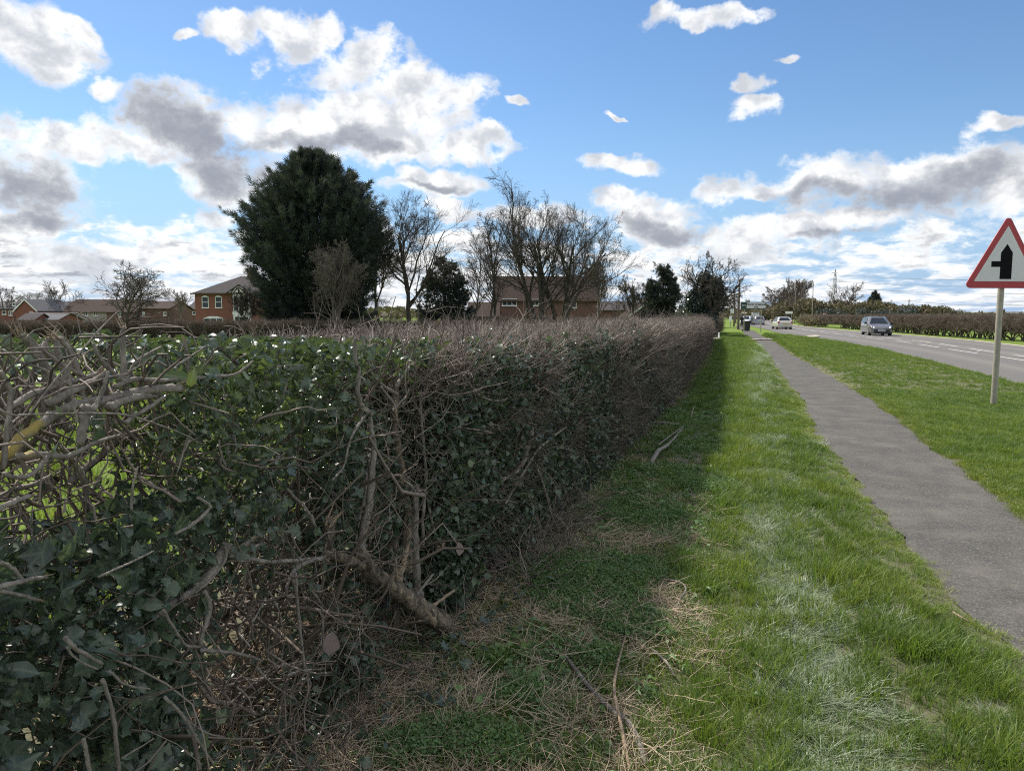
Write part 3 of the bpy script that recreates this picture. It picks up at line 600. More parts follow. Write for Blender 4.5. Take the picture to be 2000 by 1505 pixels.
for (px, py, rr_) in [(790, 1495, .12), (880, 1480, .16), (970, 1505, .10), (1150, 1190, .35), (1080, 1130, .3), (1240, 1240, .2), (1210, 1130, .3), (1010, 1390, .09), (1170, 1310, .10), (1380, 960, .3), (1250, 1010, .4)]:
    gx_, gy_, _ = GP(px, py); n = int(620 * rr_); r_ = rr_ * np.sqrt(rng.random(n)) * .9; a_ = rng.random(n) * 6.28; X = gx_ + r_ * np.cos(a_); Y = gy_ + r_ * np.sin(a_); s_, t_ = to_st(X, Y)
    scatter('weeds', C_weed, np.column_stack([X, Y, verge_z(s_, t_) + .01 + .03 * rng.random(n)]), np.column_stack([rng.normal(0, .2, n), rng.normal(0, .2, n), rng.random(n) * 6.28]), rng.uniform(.6, 1.1, n), rng.integers(0, 3, n), rng.uniform(.35, .8, n), None, 'bright green cleavers growing through the clippings', 'weeds')
# field behind the hedge, seen through the gaps
def field_layer():
    n = 4200; s = rng.uniform(-1, 16, n); t = rng.uniform(-14, -2.6, n); X, Y = st_np(s, t)
    scatter('grass', C_lush, np.column_stack([X, Y, np.full(n, -.03)]), np.column_stack([np.zeros(n), np.zeros(n), rng.random(n) * 6.28]), rng.uniform(1.2, 2.2, n), rng.integers(0, 8, n), .55 + .4 * fbm(s, t, 1, 60), None, 'sunny field grass seen through the hedge gaps', 'grass')
field_layer()

#==HEDGES==
HF = lambda s: np.interp(s, [-3, 3, 4.3, 8, 12, 30, 47.5], [-1.5, -1.48, -1.38, -1.36, -1.30, -1.75, -2.45])
HT = lambda s: np.interp(s, [-3, 4, 10, 47], [1.47, 1.50, 1.50, 1.41])
def hedge_fill(name, parent, s0, s1, n, face, top, width, coll, picks, scl, tint, zlo=0.0, front=0.6, lean=0.33, label=None, trim=.30):
    s = rng.uniform(s0, s1, n); u = rng.random(n); dep = np.where(rng.random(n) < front, rng.exponential(.10, n), rng.random(n) * width); dep = np.minimum(dep, width)
    z = zlo + (top(s) - trim * scl - zlo) * u ** .85; t = face(s) - dep - .10 + .12 * (vnoise(s, z, 2.5, 7) - .5) * 2
    X, Y = st_np(s, t); m = n; R = np.column_stack([rng.normal(0, lean, m), rng.normal(0, lean, m), rng.random(m) * 6.28])
    return scatter(name, coll, np.column_stack([X, Y, z]), R, rng.uniform(.8, 1.2, m) * scl, rng.choice(picks, m), tint(s, t, z), parent, label)
hedge = empty('trimmed_hedge', (0, 0, 0), 0, 'long square-trimmed bare hawthorn hedge running beside the path into the distance', 'hedge')
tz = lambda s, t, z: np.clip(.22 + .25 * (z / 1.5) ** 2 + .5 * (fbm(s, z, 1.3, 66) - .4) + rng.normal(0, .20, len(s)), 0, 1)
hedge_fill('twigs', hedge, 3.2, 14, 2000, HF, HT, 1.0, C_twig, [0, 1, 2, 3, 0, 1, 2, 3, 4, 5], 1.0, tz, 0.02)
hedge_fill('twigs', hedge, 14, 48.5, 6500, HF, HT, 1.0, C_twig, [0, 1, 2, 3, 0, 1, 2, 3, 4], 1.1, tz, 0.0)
def hedge_top(s0, s1, n, scl):
    s = rng.uniform(s0, s1, n); t = HF(s) - rng.uniform(0.0, 1.05, n) - .05; z = HT(s) - rng.uniform(.22, .32, n) * scl; X, Y = st_np(s, t)
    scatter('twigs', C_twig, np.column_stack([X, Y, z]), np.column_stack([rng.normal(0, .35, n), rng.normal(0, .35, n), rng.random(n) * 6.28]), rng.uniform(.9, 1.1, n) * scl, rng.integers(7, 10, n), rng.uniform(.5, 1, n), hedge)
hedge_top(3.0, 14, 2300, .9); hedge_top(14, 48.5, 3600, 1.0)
n = 8500; s = 3.2 + 28 * rng.random(n) ** 1.5; z = rng.uniform(.05, 1.38, n); k = (fbm(s, z, 1.5, 21, 3) > .37 + .16 * (z > 1.05)) & (z < 1.5 - .2 * vnoise(s, z, 2, 4)); s, z = s[k], z[k]; n = len(s); t = HF(s) - rng.exponential(.10, n) + .02; X, Y = st_np(s, t)
scatter('ivy', C_ivyc, np.column_stack([X, Y, z]), rng.random((n, 3)) * 6.28, rng.uniform(.55, 1.0, n), rng.integers(0, 3, n), np.clip(rng.normal(.30, .2, n), 0, 1), hedge)
# ivy mat on the top at the near end
n = 60; q = np.column_stack([rng.normal(4.7, .38, n), rng.normal(-1.55, .16, n)]); X, Y = st_np(q[:, 0], q[:, 1])
scatter('ivy', C_ivyc, np.column_stack([X, Y, rng.uniform(1.22, 1.40, n)]), rng.random((n, 3)) * 6.28, rng.uniform(.6, .9, n), rng.integers(0, 3, n), rng.uniform(.2, .5, n), hedge)

# traced branches -------------------------------------------------
def tr(pts, T, r, sc, ox, oy, K=None, wob=.0):
    """trace in crop coordinates -> world polyline on plane t=T (T may be a pair), radii px -> m"""
    n = len(pts); Ts = np.linspace(T[0], T[1], n) if isinstance(T, tuple) else np.full(n, T)
    Wp = [WT(ox + p[0] / sc, oy + p[1] / sc, q) for p, q in zip(pts, Ts)]
    K = K or max(8, n * 4); P = smooth_line(Wp, K); P += rng.normal(0, wob, P.shape)
    rr = np.interp(np.linspace(0, 1, K), [0, 1], r) / sc * P[:, 1] / F_PX
    return P, rr
def knobbly(P, rr, sides=9, rough=.16, seed=0):
    g = np.random.default_rng(seed); V, Q, _ = tubes(P[None], rr[None], sides); K = len(P); V = V.reshape(K, sides, 3)
    bump = 1 + rough * g.normal(0, 1, (K, sides)) + .25 * rough * g.normal(0, 1, (K, 1)); V = P[:, None] + (V - P[:, None]) * bump[..., None]
    V = V.reshape(-1, 3); c0 = len(V); V = np.vstack([V, P[0] - (P[1] - P[0]) * .15, P[-1] + (P[-1] - P[-2]) * .3])
    T3 = [(c0, (k + 1) % sides, k) for k in range(sides)] + [(c0 + 1, (K - 1) * sides + k, (K - 1) * sides + (k + 1) % sides) for k in range(sides)]
    return V, Q, T3
def branch(parent, pts, T, r, crop, mat='branch', name='branch', sides=9, rough=.11, splinter=False, label=None):
    P, rr = tr(pts, T, r, *crop, wob=0.0); P = P + rng.normal(0, 1, P.shape) * rr[:, None] * .15
    V, Q, T3 = knobbly(P, rr, sides, rough, int(rng.integers(1e6)))
    me = np_mesh(name, rel(V, parent), tris=T3, quads=Q, mats=M[mat], smooth=True); o = mesh_obj(name, me, parent)
    if label: o['label'] = label
    if splinter:
        d = unit(P[-1] - P[-2]); g = rng; n = 9; q = P[-1] + g.normal(0, 1, (n, 3)) * rr[-1] * .55 - d * rr[-1]; L = rr[-1] * g.uniform(2, 6, n)
        Q3 = q[:, None] + (d + g.normal(0, .15, (n, 3)))[:, None] * np.linspace(0, 1, 3)[None, :, None] * L[:, None, None]
        v, f, t = tubes(Q3, rr[-1] * .28 * np.ones((n, 1)) * np.array([[1, .8, .15]]), 4); mesh_obj('torn_end', np_mesh('torn_end', rel(v, parent), quads=f, mats=M['wood']), o)
    return o
C8 = (2.857, 0, 600); C2 = (2.857, 0, 1000); C9 = (2.213, 500, 620)
bush = empty('ivy_bush', (0, 0, 0), 0, 'ivy-smothered bush with laid grey branches filling the left foreground', 'bush')
for pts, T, r, mat, sp in [
    ([(-60, 900), (60, 790), (180, 680), (310, 600), (430, 540), (560, 520)], -1.42, (34, 25), 'branchl', False),
    ([(520, 545), (700, 490), (850, 460), (1000, 450)], (-1.42, -1.36), (30, 22), 'branch', True),
    ([(40, 560), (200, 480), (330, 430), (450, 400), (540, 370)], -1.46, (20, 12), 'branch', True),
    ([(260, 540), (420, 460), (520, 410), (610, 345)], -1.44, (26, 15), 'branch', False),
    ([(520, 570), (560, 500), (580, 440), (605, 360)], -1.34, (17, 8), 'branch', False),
    ([(600, 560), (700, 520), (790, 495), (870, 498)], -1.38, (26, 16), 'branch', False),
    ([(640, 440), (760, 403), (900, 405), (1050, 400), (1200, 385), (1300, 378), (1360, 345), (1410, 300)], (-1.4, -1.34), (15, 6), 'branch', False),
    ([(700, 640), (740, 610), (830, 560), (915, 500)], -1.36, (13, 10), 'branch', False),
    ([(100, 830), (220, 825), (340, 830), (430, 810), (520, 760), (650, 715)], -1.33, (22, 8), 'branchl', False),
    ([(285, 815), (230, 880), (180, 930), (100, 950), (20, 925)], -1.31, (13, 13), 'branchl', False),
    ([(400, 560), (370, 420), (350, 330), (320, 240), (300, 180)], -1.5, (22, 16), 'branch', True),
    ([(420, 560), (300, 400), (215, 280), (150, 180), (115, 150)], -1.46, (26, 18), 'branch', True),
    ([(330, 560), (290, 380), (240, 300), (250, 210), (300, 160)], -1.55, (24, 14), 'branch', True),
    ([(500, 480), (430, 350), (400, 250), (330, 170)], -1.5, (20, 13), 'branch', True),
    ([(690, 440), (685, 400), (690, 300), (682, 190), (690, 110)], -1.42, (19, 14), 'branch', True),
    ([(700, 420), (640, 370), (560, 290), (520, 200)], -1.4, (17, 9), 'branch', False),
    ([(700, 430), (740, 330), (790, 280), (900, 220)], -1.5, (12, 6), 'branch', False),
    ([(160, 600), (250, 480), (330, 380), (440, 260), (560, 120), (650, 30)], -1.30, (6, 4), 'branch', False),
    ([(0, 570), (80, 600), (250, 595), (400, 590), (500, 590)], -1.28, (6, 5), 'branch', False),
    ([(500, 590), (700, 600), (900, 660), (1050, 720), (1110, 760)], -1.29, (6, 3), 'branch', False),
    ([(375, 300), (400, 450), (430, 640)], -1.31, (8, 7), 'branch', False),
    ([(-40, 1140), (80, 1085), (170, 1050)], -1.29, (18, 14), 'branch', True),
    ([(1100, 1060), (1170, 1105), (1135, 1160), (1060, 1220), (980, 1262)], -1.34, (9, 10), 'branch', False),
    ([(735, 1130), (740, 1000), (770, 890)], -1.36, (8, 5), 'branch', False),
    ([(0, 360), (60, 480), (40, 700), (20, 900)], -1.40, (16, 14), 'branch', False),
    ([(0, 235), (130, 310), (250, 350), (380, 430)], -1.42, (8, 6), 'branch', False),
    ([(150, 160), (260, 260), (420, 360), (560, 420)], -1.46, (10, 8), 'branch', False),
    ([(480, 560), (470, 640), (450, 760)], -1.38, (30, 24), 'branchl', False),
    ([(1060, 740), (1020, 820), (990, 920)], -1.33, (5, 4), 'branch', False),
    ([(1220, 740), (1235, 820), (1260, 890)], -1.36, (6, 5), 'branch', False),
    ([(1050, 380), (1045, 280), (1030, 190)], -1.5, (12, 9), 'branch', True),
    ([(880, 300), (960, 330), (1090, 260), (1180, 190)], -1.45, (8, 5), 'branch', False),
]: branch(bush, pts, T, r, C8, mat, splinter=sp)
for pts, T, r, mat, sp in [
    ([(-40, 430), (120, 385), (255, 358)], -1.27, (18, 10), 'branch', True), ([(-40, 430), (120, 462), (220, 490)], -1.27, (12, 8), 'branch', True),
    ([(360, 700), (440, 770), (570, 845)], -1.28, (14, 9), 'branch', False), ([(570, 930), (620, 1080), (640, 1200), (665, 1460)], -1.27, (13, 11), 'branch', False),
    ([(370, 750), (430, 820), (545, 875)], -1.27, (7, 5), 'branch', False), ([(610, 880), (700, 960), (840, 985)], -1.27, (8, 5), 'branch', False),
    ([(920, 1030), (1030, 1150), (1110, 1280), (1190, 1400)], -1.25, (11, 6), 'branch', False), ([(1030, 1150), (1150, 1230), (1250, 1250)], -1.25, (6, 4), 'branch', False),
    ([(465, 1260), (485, 1350), (505, 1460)], -1.24, (13, 12), 'branch', False),
    ([(0, 280), (70, 310), (125, 370)], -1.29, (13, 8), 'branch', False),
    ([(1275, 180), (1230, 250), (1150, 370), (1060, 450), (960, 510), (850, 600)], -1.42, (34, 16), 'branch', False),
    ([(1140, 440), (1170, 520), (1150, 620), (1120, 700), (1130, 775)], -1.38, (16, 13), 'branch', False),
    ([(1120, 770), (1280, 780), (1380, 800), (1460, 828)], -1.36, (12, 7), 'branch', False),
    ([(910, 540), (980, 660), (1040, 740), (1115, 750)], -1.36, (10, 8), 'branch', False),
    ([(1265, 215), (1330, 210), (1400, 150)], -1.40, (20, 14), 'branch', True), ([(1300, 240), (1380, 220), (1460, 170)], -1.41, (14, 8), 'branch', False),
    ([(1280, 240), (1450, 270), (1600, 272), (1790, 255)], -1.40, (14, 10), 'branch', False),
    ([(1800, 255), (1680, 295), (1620, 360), (1600, 440), (1612, 520)], -1.38, (14, 7), 'branch', False),
    ([(1650, 340), (1660, 520), (1680, 700), (1700, 870)], -1.33, (9, 6), 'branch', False),
    ([(1600, 910), (1690, 880), (1790, 876)], -1.32, (6, 4), 'branch', False),
    ([(1430, 860), (1520, 960), (1640, 1040)], -1.30, (6, 4), 'branch', False), ([(1320, 970), (1390, 1040), (1400, 1100)], -1.30, (7, 5), 'branch', False),
    ([(1255, 190), (1260, 260), (1180, 370), (1090, 450)], -1.38, (8, 5), 'branch', False),
    ([(1780, 540), (1800, 620), (1790, 740)], -1.34, (5, 4), 'branch', False),
    ([(680, 1370), (780, 1310), (860, 1260)], -1.25, (6, 4), 'branch', False),
    ([(900, 520), (1000, 400), (1100, 330)], -1.42, (9, 5), 'branch', False), ([(1480, 480), (1440, 560), (1400, 630)], -1.36, (5, 3), 'branch', False),
    ([(1500, 440), (1560, 560), (1580, 700)], -1.36, (6, 3), 'branch', False), ([(550, 360), (640, 320), (740, 275), (860, 215)], -1.28, (7, 5), 'branch', False),
]: branch(bush, pts, T, r, C2, mat, splinter=sp)
# hawthorn stool with the bent log
haw = empty('hawthorn_stool', ST(3.2, -1.4, 0), 0, 'old laid hawthorn with a thick bent bark-covered trunk and torn stubs, in the hedge', 'shrub')
branch(haw, [(830, 1352), (800, 1320), (700, 1250), (600, 1170), (520, 1120), (480, 1070), (455, 1020)], -1.38, (50, 27), C9, 'log', 'trunk', 18, .10)
branch(haw, [(770, 1318), (735, 1270), (690, 1235), (655, 1205)], -1.352, (17, 9), C9, 'wood', 'stripped_patch', 9, .22)
for pts, T, r, mat, sp in [
    ([(455, 1040), (465, 930), (490, 800), (500, 650), (508, 560), (495, 470), (490, 410)], -1.42, (22, 9), 'branch', False),
    ([(500, 420), (455, 385), (440, 320), (445, 230), (430, 180), (428, 90)], -1.41, (13, 8), 'branch', False),
    ([(460, 1065), (380, 1040), (300, 1020)], (-1.38, -1.44), (24, 19), 'log', False), ([(305, 1030), (308, 960), (322, 885)], -1.46, (32, 24), 'log', True),
    ([(300, 1010), (240, 870), (180, 790), (110, 720), (60, 690)], -1.50, (13, 5), 'branch', False),
    ([(655, 1100), (650, 960), (655, 850), (640, 740), (620, 600), (605, 480), (600, 350), (612, 240)], -1.52, (24, 13), 'log', False),
    ([(700, 1220), (690, 1080), (685, 940), (690, 800), (695, 720)], -1.50, (24, 12), 'branch', False),
    ([(615, 1140), (640, 1050), (658, 965)], -1.40, (22, 6), 'wood', True), ([(790, 1000), (830, 930), (900, 835)], -1.44, (15, 9), 'wood', True), ([(825, 1020), (850, 940), (885, 870)], -1.45, (10, 8), 'log', True),
    ([(690, 1205), (740, 1140), (765, 1108)], -1.38, (7, 5), 'branch', False), ([(770, 1242), (855, 1178)], -1.36, (9, 6), 'wood', False), ([(608, 1130), (606, 1045)], -1.39, (7, 3), 'wood', False),
    ([(485, 1085), (545, 1052)], -1.37, (6, 3), 'wood', False), ([(590, 1180), (605, 1260), (602, 1350)], -1.48, (18, 15), 'log', False), ([(545, 1030), (515, 880), (510, 770)], -1.55, (13, 9), 'branch', False),
    ([(490, 590), (470, 760), (440, 900), (430, 1000)], -1.5, (7, 6), 'branch', False), ([(470, 425), (410, 520), (380, 640), (330, 700)], -1.40, (7, 4), 'branch', False),
    ([(610, 330), (560, 300), (500, 240), (480, 150)], -1.45, (8, 5), 'branch', False), ([(605, 300), (660, 220), (760, 150)], -1.45, (8, 4), 'branch', False),
    ([(720, 1000), (722, 850), (735, 700), (720, 500), (708, 330)], -1.47, (8, 6), 'branch', False), ([(780, 990), (765, 900), (740, 780)], -1.46, (8, 6), 'branch', False),
    ([(240, 1180), (285, 1250), (290, 1400)], -1.40, (6, 5), 'branch', False), ([(540, 300), (600, 380), (590, 400), (650, 340)], -1.42, (6, 4), 'branch', False),
    ([(160, 1130), (180, 1240), (205, 1500)], -1.35, (8, 7), 'branch', False),
]: branch(haw, pts, T, r, C9, mat, splinter=sp)
for pts, T, r, mat, sp in [
    ([(1262, 90), (1265, 200), (1255, 300), (1250, 450), (1230, 650), (1250, 800), (1285, 930)], -1.36, (18, 12), 'log', False), ([(1100, 560), (1108, 700), (1130, 880)], -1.38, (13, 9), 'branch', False),
    ([(1190, 490), (1155, 620), (1120, 670), (1070, 700)], -1.34, (14, 8), 'branch', True), ([(900, 250), (960, 330), (1050, 360), (1150, 320)], -1.36, (6, 4), 'branch', False),
    ([(1040, 222), (1120, 222), (1170, 180), (1185, 120)], -1.36, (7, 5), 'branch', False), ([(1340, 470), (1230, 560), (1150, 680), (1080, 800)], -1.30, (5, 5), 'branch', False),
    ([(1150, 720), (1190, 800), (1240, 930)], -1.32, (5, 4), 'branch', False), ([(1210, 640), (1260, 780), (1285, 900)], -1.30, (7, 5), 'branch', False),
    ([(860, 700), (850, 600), (845, 500)], -1.46, (11, 8), 'branch', False), ([(1320, 930), (1380, 880), (1450, 790)], -1.3, (4, 4), 'branch', False),
]: branch(hedge, pts, T, r, C9, mat, splinter=sp)
for s0 in np.concatenate([np.arange(5.6, 13, .42), np.arange(13, 30, .9)]):
    s0 = s0 + rng.normal(0, .1); t0 = float(HF(s0)) - rng.uniform(.05, .22); n = 7; zz = np.linspace(0, rng.uniform(.9, 1.4), n); P = np.array([ST(s0 + rng.normal(0, .035) + z * rng.normal(0, .05), t0 + rng.normal(0, .03), z) for z in zz])
    rr = np.linspace(rng.uniform(.014, .028), .008, n); V, Q, T3 = knobbly(smooth_line(P, 12), np.interp(np.linspace(0, 1, 12), np.linspace(0, 1, n), rr), 6, .15, int(s0 * 100))
    mesh_obj('stem', np_mesh('stem', V, tris=T3, quads=Q, mats=M['branch'], smooth=True), hedge)

# ivy and oval leaves of the bush
def leaf_points(n, s0, s1, z0, z1, dens, depth=.16, front=.06):
    s = rng.uniform(s0, s1, n); z = rng.uniform(z0, z1, n); k = rng.random(n) < dens(s, z); s, z = s[k], z[k]; n = len(s)
    t = front * rng.random(n) - rng.exponential(depth, n) - np.interp(s, [0, 1.2, 1.8, 2.3, 4.5], [1.36, 1.38, 1.42, 1.46, 1.46]) - .16 * (fbm(s, z, 2.0, 72, 2) - .4); X, Y = st_np(s, t); return s, t, z, np.column_stack([X, Y, z])
def leaf_rot(n, out=.95, jit=.9):
    # face outwards to +t and up; Euler XYZ so that the leaf normal (+z) leans out of the hedge
    return np.column_stack([rng.normal(out, jit, n), rng.normal(0, jit, n), rng.normal(math.pi / 2 - HEAD + 0.0, .7, n)])
def bush_dens(s, z):
    h = fbm(s * 1.0, z, 2.6, 71, 3); hole = 1.2 * np.exp(-(((s - 2.08) / .13) ** 2 + ((z - .98) / .16) ** 2)) + 1.1 * np.exp(-(((s - 1.92) / .10) ** 2 + ((z - 1.19) / .06) ** 2)) + 1.0 * np.exp(-(((s - 1.35) / .16) ** 2 + ((z - 1.18) / .05) ** 2)) + .9 * np.exp(-(((s - 1.12) / .12) ** 2 + ((z - 1.19) / .05) ** 2)) + .9 * np.exp(-(((s - 1.75) / .20) ** 2 + ((z - .74) / .10) ** 2)) + .25 * np.clip((s - 1.9) / .4, 0, 1) * (z < 1.0) 
    pile = ((z > 1.10) & (s < 1.45)) * .92
    low = .15 * np.exp(-(((s - 1.75) / .35) ** 2 + ((z - .55) / .3) ** 2)); return np.clip(np.clip((h - .33) * 4.5, 0, 1) - hole - low - pile * (z / 1.3), 0, 1)
s, t, z, P = leaf_points(19500, .25, 2.5, .02, 1.46, bush_dens)
sz = .018 + .042 * rng.random(len(s)) ** 2.0 * np.where(s < 1.5, 1.1, .85)
pick = np.where((z > 1.12) & (s > 1.3) & (rng.random(len(s)) < .7), rng.integers(4, 7, len(s)), rng.integers(0, 4, len(s)))
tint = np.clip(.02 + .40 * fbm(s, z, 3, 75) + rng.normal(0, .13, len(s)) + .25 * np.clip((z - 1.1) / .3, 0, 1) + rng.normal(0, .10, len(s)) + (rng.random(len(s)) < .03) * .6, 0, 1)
RO = leaf_rot(len(s))
# the largest in the picture become parts, the rest is one mass
app = sz / P[:, 1] * (t > -1.48); order = np.argsort(-app); big = order[:170]; rest = order[170:]
leaf_me = [leaf_mesh('ivy_leaf', [IVY, IVY, OVAL][i], M['ivy'], 190 + i, .4) for i in range(3)] + [leaf_mesh('oval_leaf', OVAL, M['privet'], 195)]
for k, i in enumerate(big):
    ov = pick[i] >= 4; o = mesh_obj('leaf', leaf_me[3 if ov else k % 3], bush, P[i]); o.rotation_euler = RO[i]; o.scale = (sz[i],) * 3
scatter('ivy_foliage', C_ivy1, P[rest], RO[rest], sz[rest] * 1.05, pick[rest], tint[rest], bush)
# leaf crest on top of the bush, sunlit
n = 2000; s = rng.uniform(1.30, 3.3, n); z = 1.40 + .04 * np.clip(1.5 - np.abs(s - 1.6), 0, 1) + .20 * fbm(s, s * 0, 3.2, 79) ** 1.3 - rng.exponential(.06, n); t = np.where(s < 1.5, rng.uniform(-2.4, -1.75, n), rng.uniform(-2.2, -1.40, n)); X, Y = st_np(s, t)
scatter('oval_foliage', C_ivy1, np.column_stack([X, Y, z]), np.column_stack([rng.normal(.5, .6, n), rng.normal(0, .6, n), rng.random(n) * 6.28]), rng.uniform(.03, .055, n), rng.choice([4, 5, 6, 0, 1], n), rng.uniform(.0, .65, n), bush)
# fine twigs through the bush and round the stool
def loose_twigs(name, parent, n, s0, s1, z0, z1, t0, t1, L0, L1, r0, up, mat='twig', K=7, wig=.32, dens=None):
    s = rng.uniform(s0, s1, n); z = rng.uniform(z0, z1, n); t = rng.uniform(t0, t1, n)
    if dens is not None: k = rng.random(n) < dens(s, z); s, z, t = s[k], z[k], t[k]; n = len(s)
    X, Y = st_np(s, t); P = np.zeros((n, K, 3)); P[:, 0] = np.column_stack([X, Y, z]); d = unit(np.column_stack([rng.normal(0, .7, n), rng.normal(0, .4, n), rng.normal(up, .6, n)])); L = rng.uniform(L0, L1, n)
    for k in range(1, K): d = unit(d + rng.normal(0, wig, (n, 3))); P[:, k] = P[:, k - 1] + d * (L / (K - 1))[:, None]
    P[:, :, 2] = np.maximum(np.minimum(P[:, :, 2], 1.50 + .12 * rng.random((n, 1))), .01); R = r0 * rng.uniform(.5, 1.5, n)[:, None] * np.linspace(1, .4, K)[None, :]; V, Q, T = tubes(P, R, 4, rng.random(n) * 1.6 + .4)
    o = mesh_obj(name, np_mesh(name, rel(V, parent), quads=Q, mats=M[mat], attrs={'tint': T}, smooth=True), parent); o['kind'] = 'stuff'; return o
loose_twigs('twigs', bush, 650, .5, 2.9, .05, 1.3, -2.1, -1.42, .15, .42, .0028, .3)
loose_twigs('twigs', bush, 420, .7, 1.9, 1.10, 1.46, -2.0, -1.38, .12, .34, .0036, .9)
loose_twigs('cut_stubs', bush, 70, .6, 1.6, 1.10, 1.40, -2.2, -1.5, .15, .32, .011, 1.0, 'branch', wig=.12)
loose_twigs('twigs', bush, 230, 1.1, 2.5, .02, .9, -1.52, -1.30, .15, .5, .0026, .0, wig=.35)
loose_twigs('thin_branches', bush, 110, .5, 2.6, .0, 1.0, -1.9, -1.52, .3, .6, .0062, 1.1, wig=.40)
loose_twigs('twigs', haw, 560, 2.2, 3.7, .3, 1.35, -2.0, -1.44, .2, .5, .0028, .6)
loose_twigs('thin_branches', haw, 60, 2.2, 3.7, .0, .8, -2.0, -1.50, .5, 1.0, .009, 1.4)
loose_twigs('twigs', haw, 420, 2.9, 3.9, .75, 1.36, -1.62, -1.36, .10, .28, .0019, .1, wig=.6)
loose_twigs('twigs', haw, 260, 2.7, 3.9, 1.15, 1.38, -1.9, -1.36, .12, .26, .0022, 1.2)
loose_twigs('clippings', haw, 750, 3.6, 5.2, .0, .22, -1.75, -1.05, .15, .5, .0024, .15, wig=.3)
loose_twigs('clippings', haw, 320, 1.9, 3.6, .0, .12, -1.9, -1.15, .1, .35, .0022, .0, wig=.3)
def under(s, z): return np.clip((fbm(s, z, 3, 81) - .35) * 5, 0, 1)
s, t, z, P = leaf_points(12500, 2.0, 4.4, .02, 1.40, lambda s, z: np.clip((fbm(s, z, 3.2, 83) - .38) * 5, 0, 1) * (.35 + .65 * (np.abs(s - 2.08) > .16)) + .10, .2, -.05)
n = len(s); scatter('ivy_foliage', C_ivy1, rel(P, haw), leaf_rot(n), rng.uniform(.022, .045, n), rng.integers(0, 4, n), rng.uniform(.05, .5, n), haw)
# ground ivy at the foot
n = 2600; s = rng.uniform(1.3, 4.6, n); t = rng.uniform(-2.0, -1.0, n); k = fbm(s, t, 2.4, 85) > .45 + (t + 1.2) * .5; s, t = s[k], t[k]; n = len(s); X, Y = st_np(s, t)
scatter('ground_ivy', C_ivy1, np.column_stack([X, Y, .02 + rng.exponential(.03, n)]), np.column_stack([rng.normal(0, .4, n), rng.normal(0, .4, n), rng.random(n) * 6.28]), rng.uniform(.03, .055, n), rng.integers(0, 4, n), rng.uniform(.05, .45, n), None, 'dark ground ivy leaves creeping out from under the hedge', 'ivy')
# shaded interior stems so the hedge is not hollow
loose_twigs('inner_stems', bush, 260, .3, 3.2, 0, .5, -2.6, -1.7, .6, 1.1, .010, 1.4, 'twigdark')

# fallen branches on the verge, each a thing
def fallen(pts, r, label, mat='branch', z=.06, sides=7):
    r = (r[0] * 1.0, r[1] * .95)
    P = np.array([GP(px, py, z + dz) for px, py, dz in pts]); c = P.mean(0); c[2] = 0; K = len(pts) * 3; Q = smooth_line(P, K); rr = np.interp(np.linspace(0, 1, K), [0, 1], r)
    e = empty('fallen_branch', tuple(c), 0, label, 'branch'); V, F, T3 = knobbly(Q, rr, sides, .12, int(pts[0][0])); mesh_obj('stem', np_mesh('stem', V - c, tris=T3, quads=F, mats=M[mat], smooth=True), e); return e
fallen([(1272, 904, 0), (1285, 880, .03), (1305, 868, .02), (1332, 838, 0)], (.03, .012), 'crooked broken branch lying on the grass just off the hedge foot')
fallen([(1286, 868, .02), (1310, 850, .03), (1335, 832, .03)], (.010, .006), 'thin broken branch lying above the crooked one by the hedge')
fallen([(1278, 825, 0), (1300, 826, .01), (1326, 828, 0)], (.03, .014), 'short dark-ended stick half hidden at the foot of the long hedge')
fallen([(1349, 815, 0), (1352, 805, .05), (1356, 793, .10)], (.008, .005), 'small pale stick standing up out of the grass near the hedge', 'wood')
fallen([(940, 1165, 0), (985, 1172, .02), (1020, 1180, .01), (1055, 1190, 0)], (.015, .010), 'pale bark-stripped stick lying between the bent trunk and the weeds', 'wood')
fallen([(1100, 1275, 0), (1150, 1340, .02), (1195, 1385, .02), (1235, 1420, .02), (1262, 1490, 0)], (.008, .014), 'long brown bramble stem lying across the clippings, thick end nearest')
fallen([(1280, 1180, 0), (1310, 1215, .02), (1335, 1240, 0)], (.008, .006), 'thin straight twig lying on weeds beside the lush grass', 'wood')
fallen([(1283, 1130, 0), (1325, 1135, .03), (1340, 1150, .04), (1325, 1175, .02), (1335, 1190, 0)], (.006, .005), 'looped pale bramble stem curling at the grass edge')
fallen([(1230, 1500, 0), (1210, 1400, .05), (1200, 1330, .06), (1222, 1240, .02)], (.008, .005), 'upward curving pale dead stem above the clippings', 'wood')
fallen([(1270, 1265, 0), (1300, 1290, .03), (1318, 1320, 0)], (.007, .005), 'short arched twig at the edge of the lush grass')
fallen([(755, 1388, 0), (830, 1386, .01), (885, 1390, 0)], (.006, .004), 'straight thin stick lying among clippings near the bottom of the view')
fallen([(1862, 1195, .0), (1875, 1203, .01), (1892, 1213, 0)], (.005, .004), 'short pale stick on the edge of the footpath', 'wood')
dl = leaf_mesh('dead_leaf', OVAL, plain('dead_leaf_grey', (0.20, 0.15, 0.14), .7, 0, .3, 40), 300, .5)
for (px, py, T, s_, rz, lab) in [(645, 1258, -1.33, .075, .3, 'large grey-brown curled dead leaf caught low in the hedge'), (897, 1072, -1.36, .06, .8, 'pale dead leaf caught beside the torn stub')]:
    o = mesh_obj('dead_leaf', dl, None, WT(px, py, T)); o.rotation_euler = (1.35, .2, rz); o.scale = (s_ * .9 if rz < .5 else s_,) * 3; o.scale[0] *= 1.6; tag(o, lab, 'leaf')

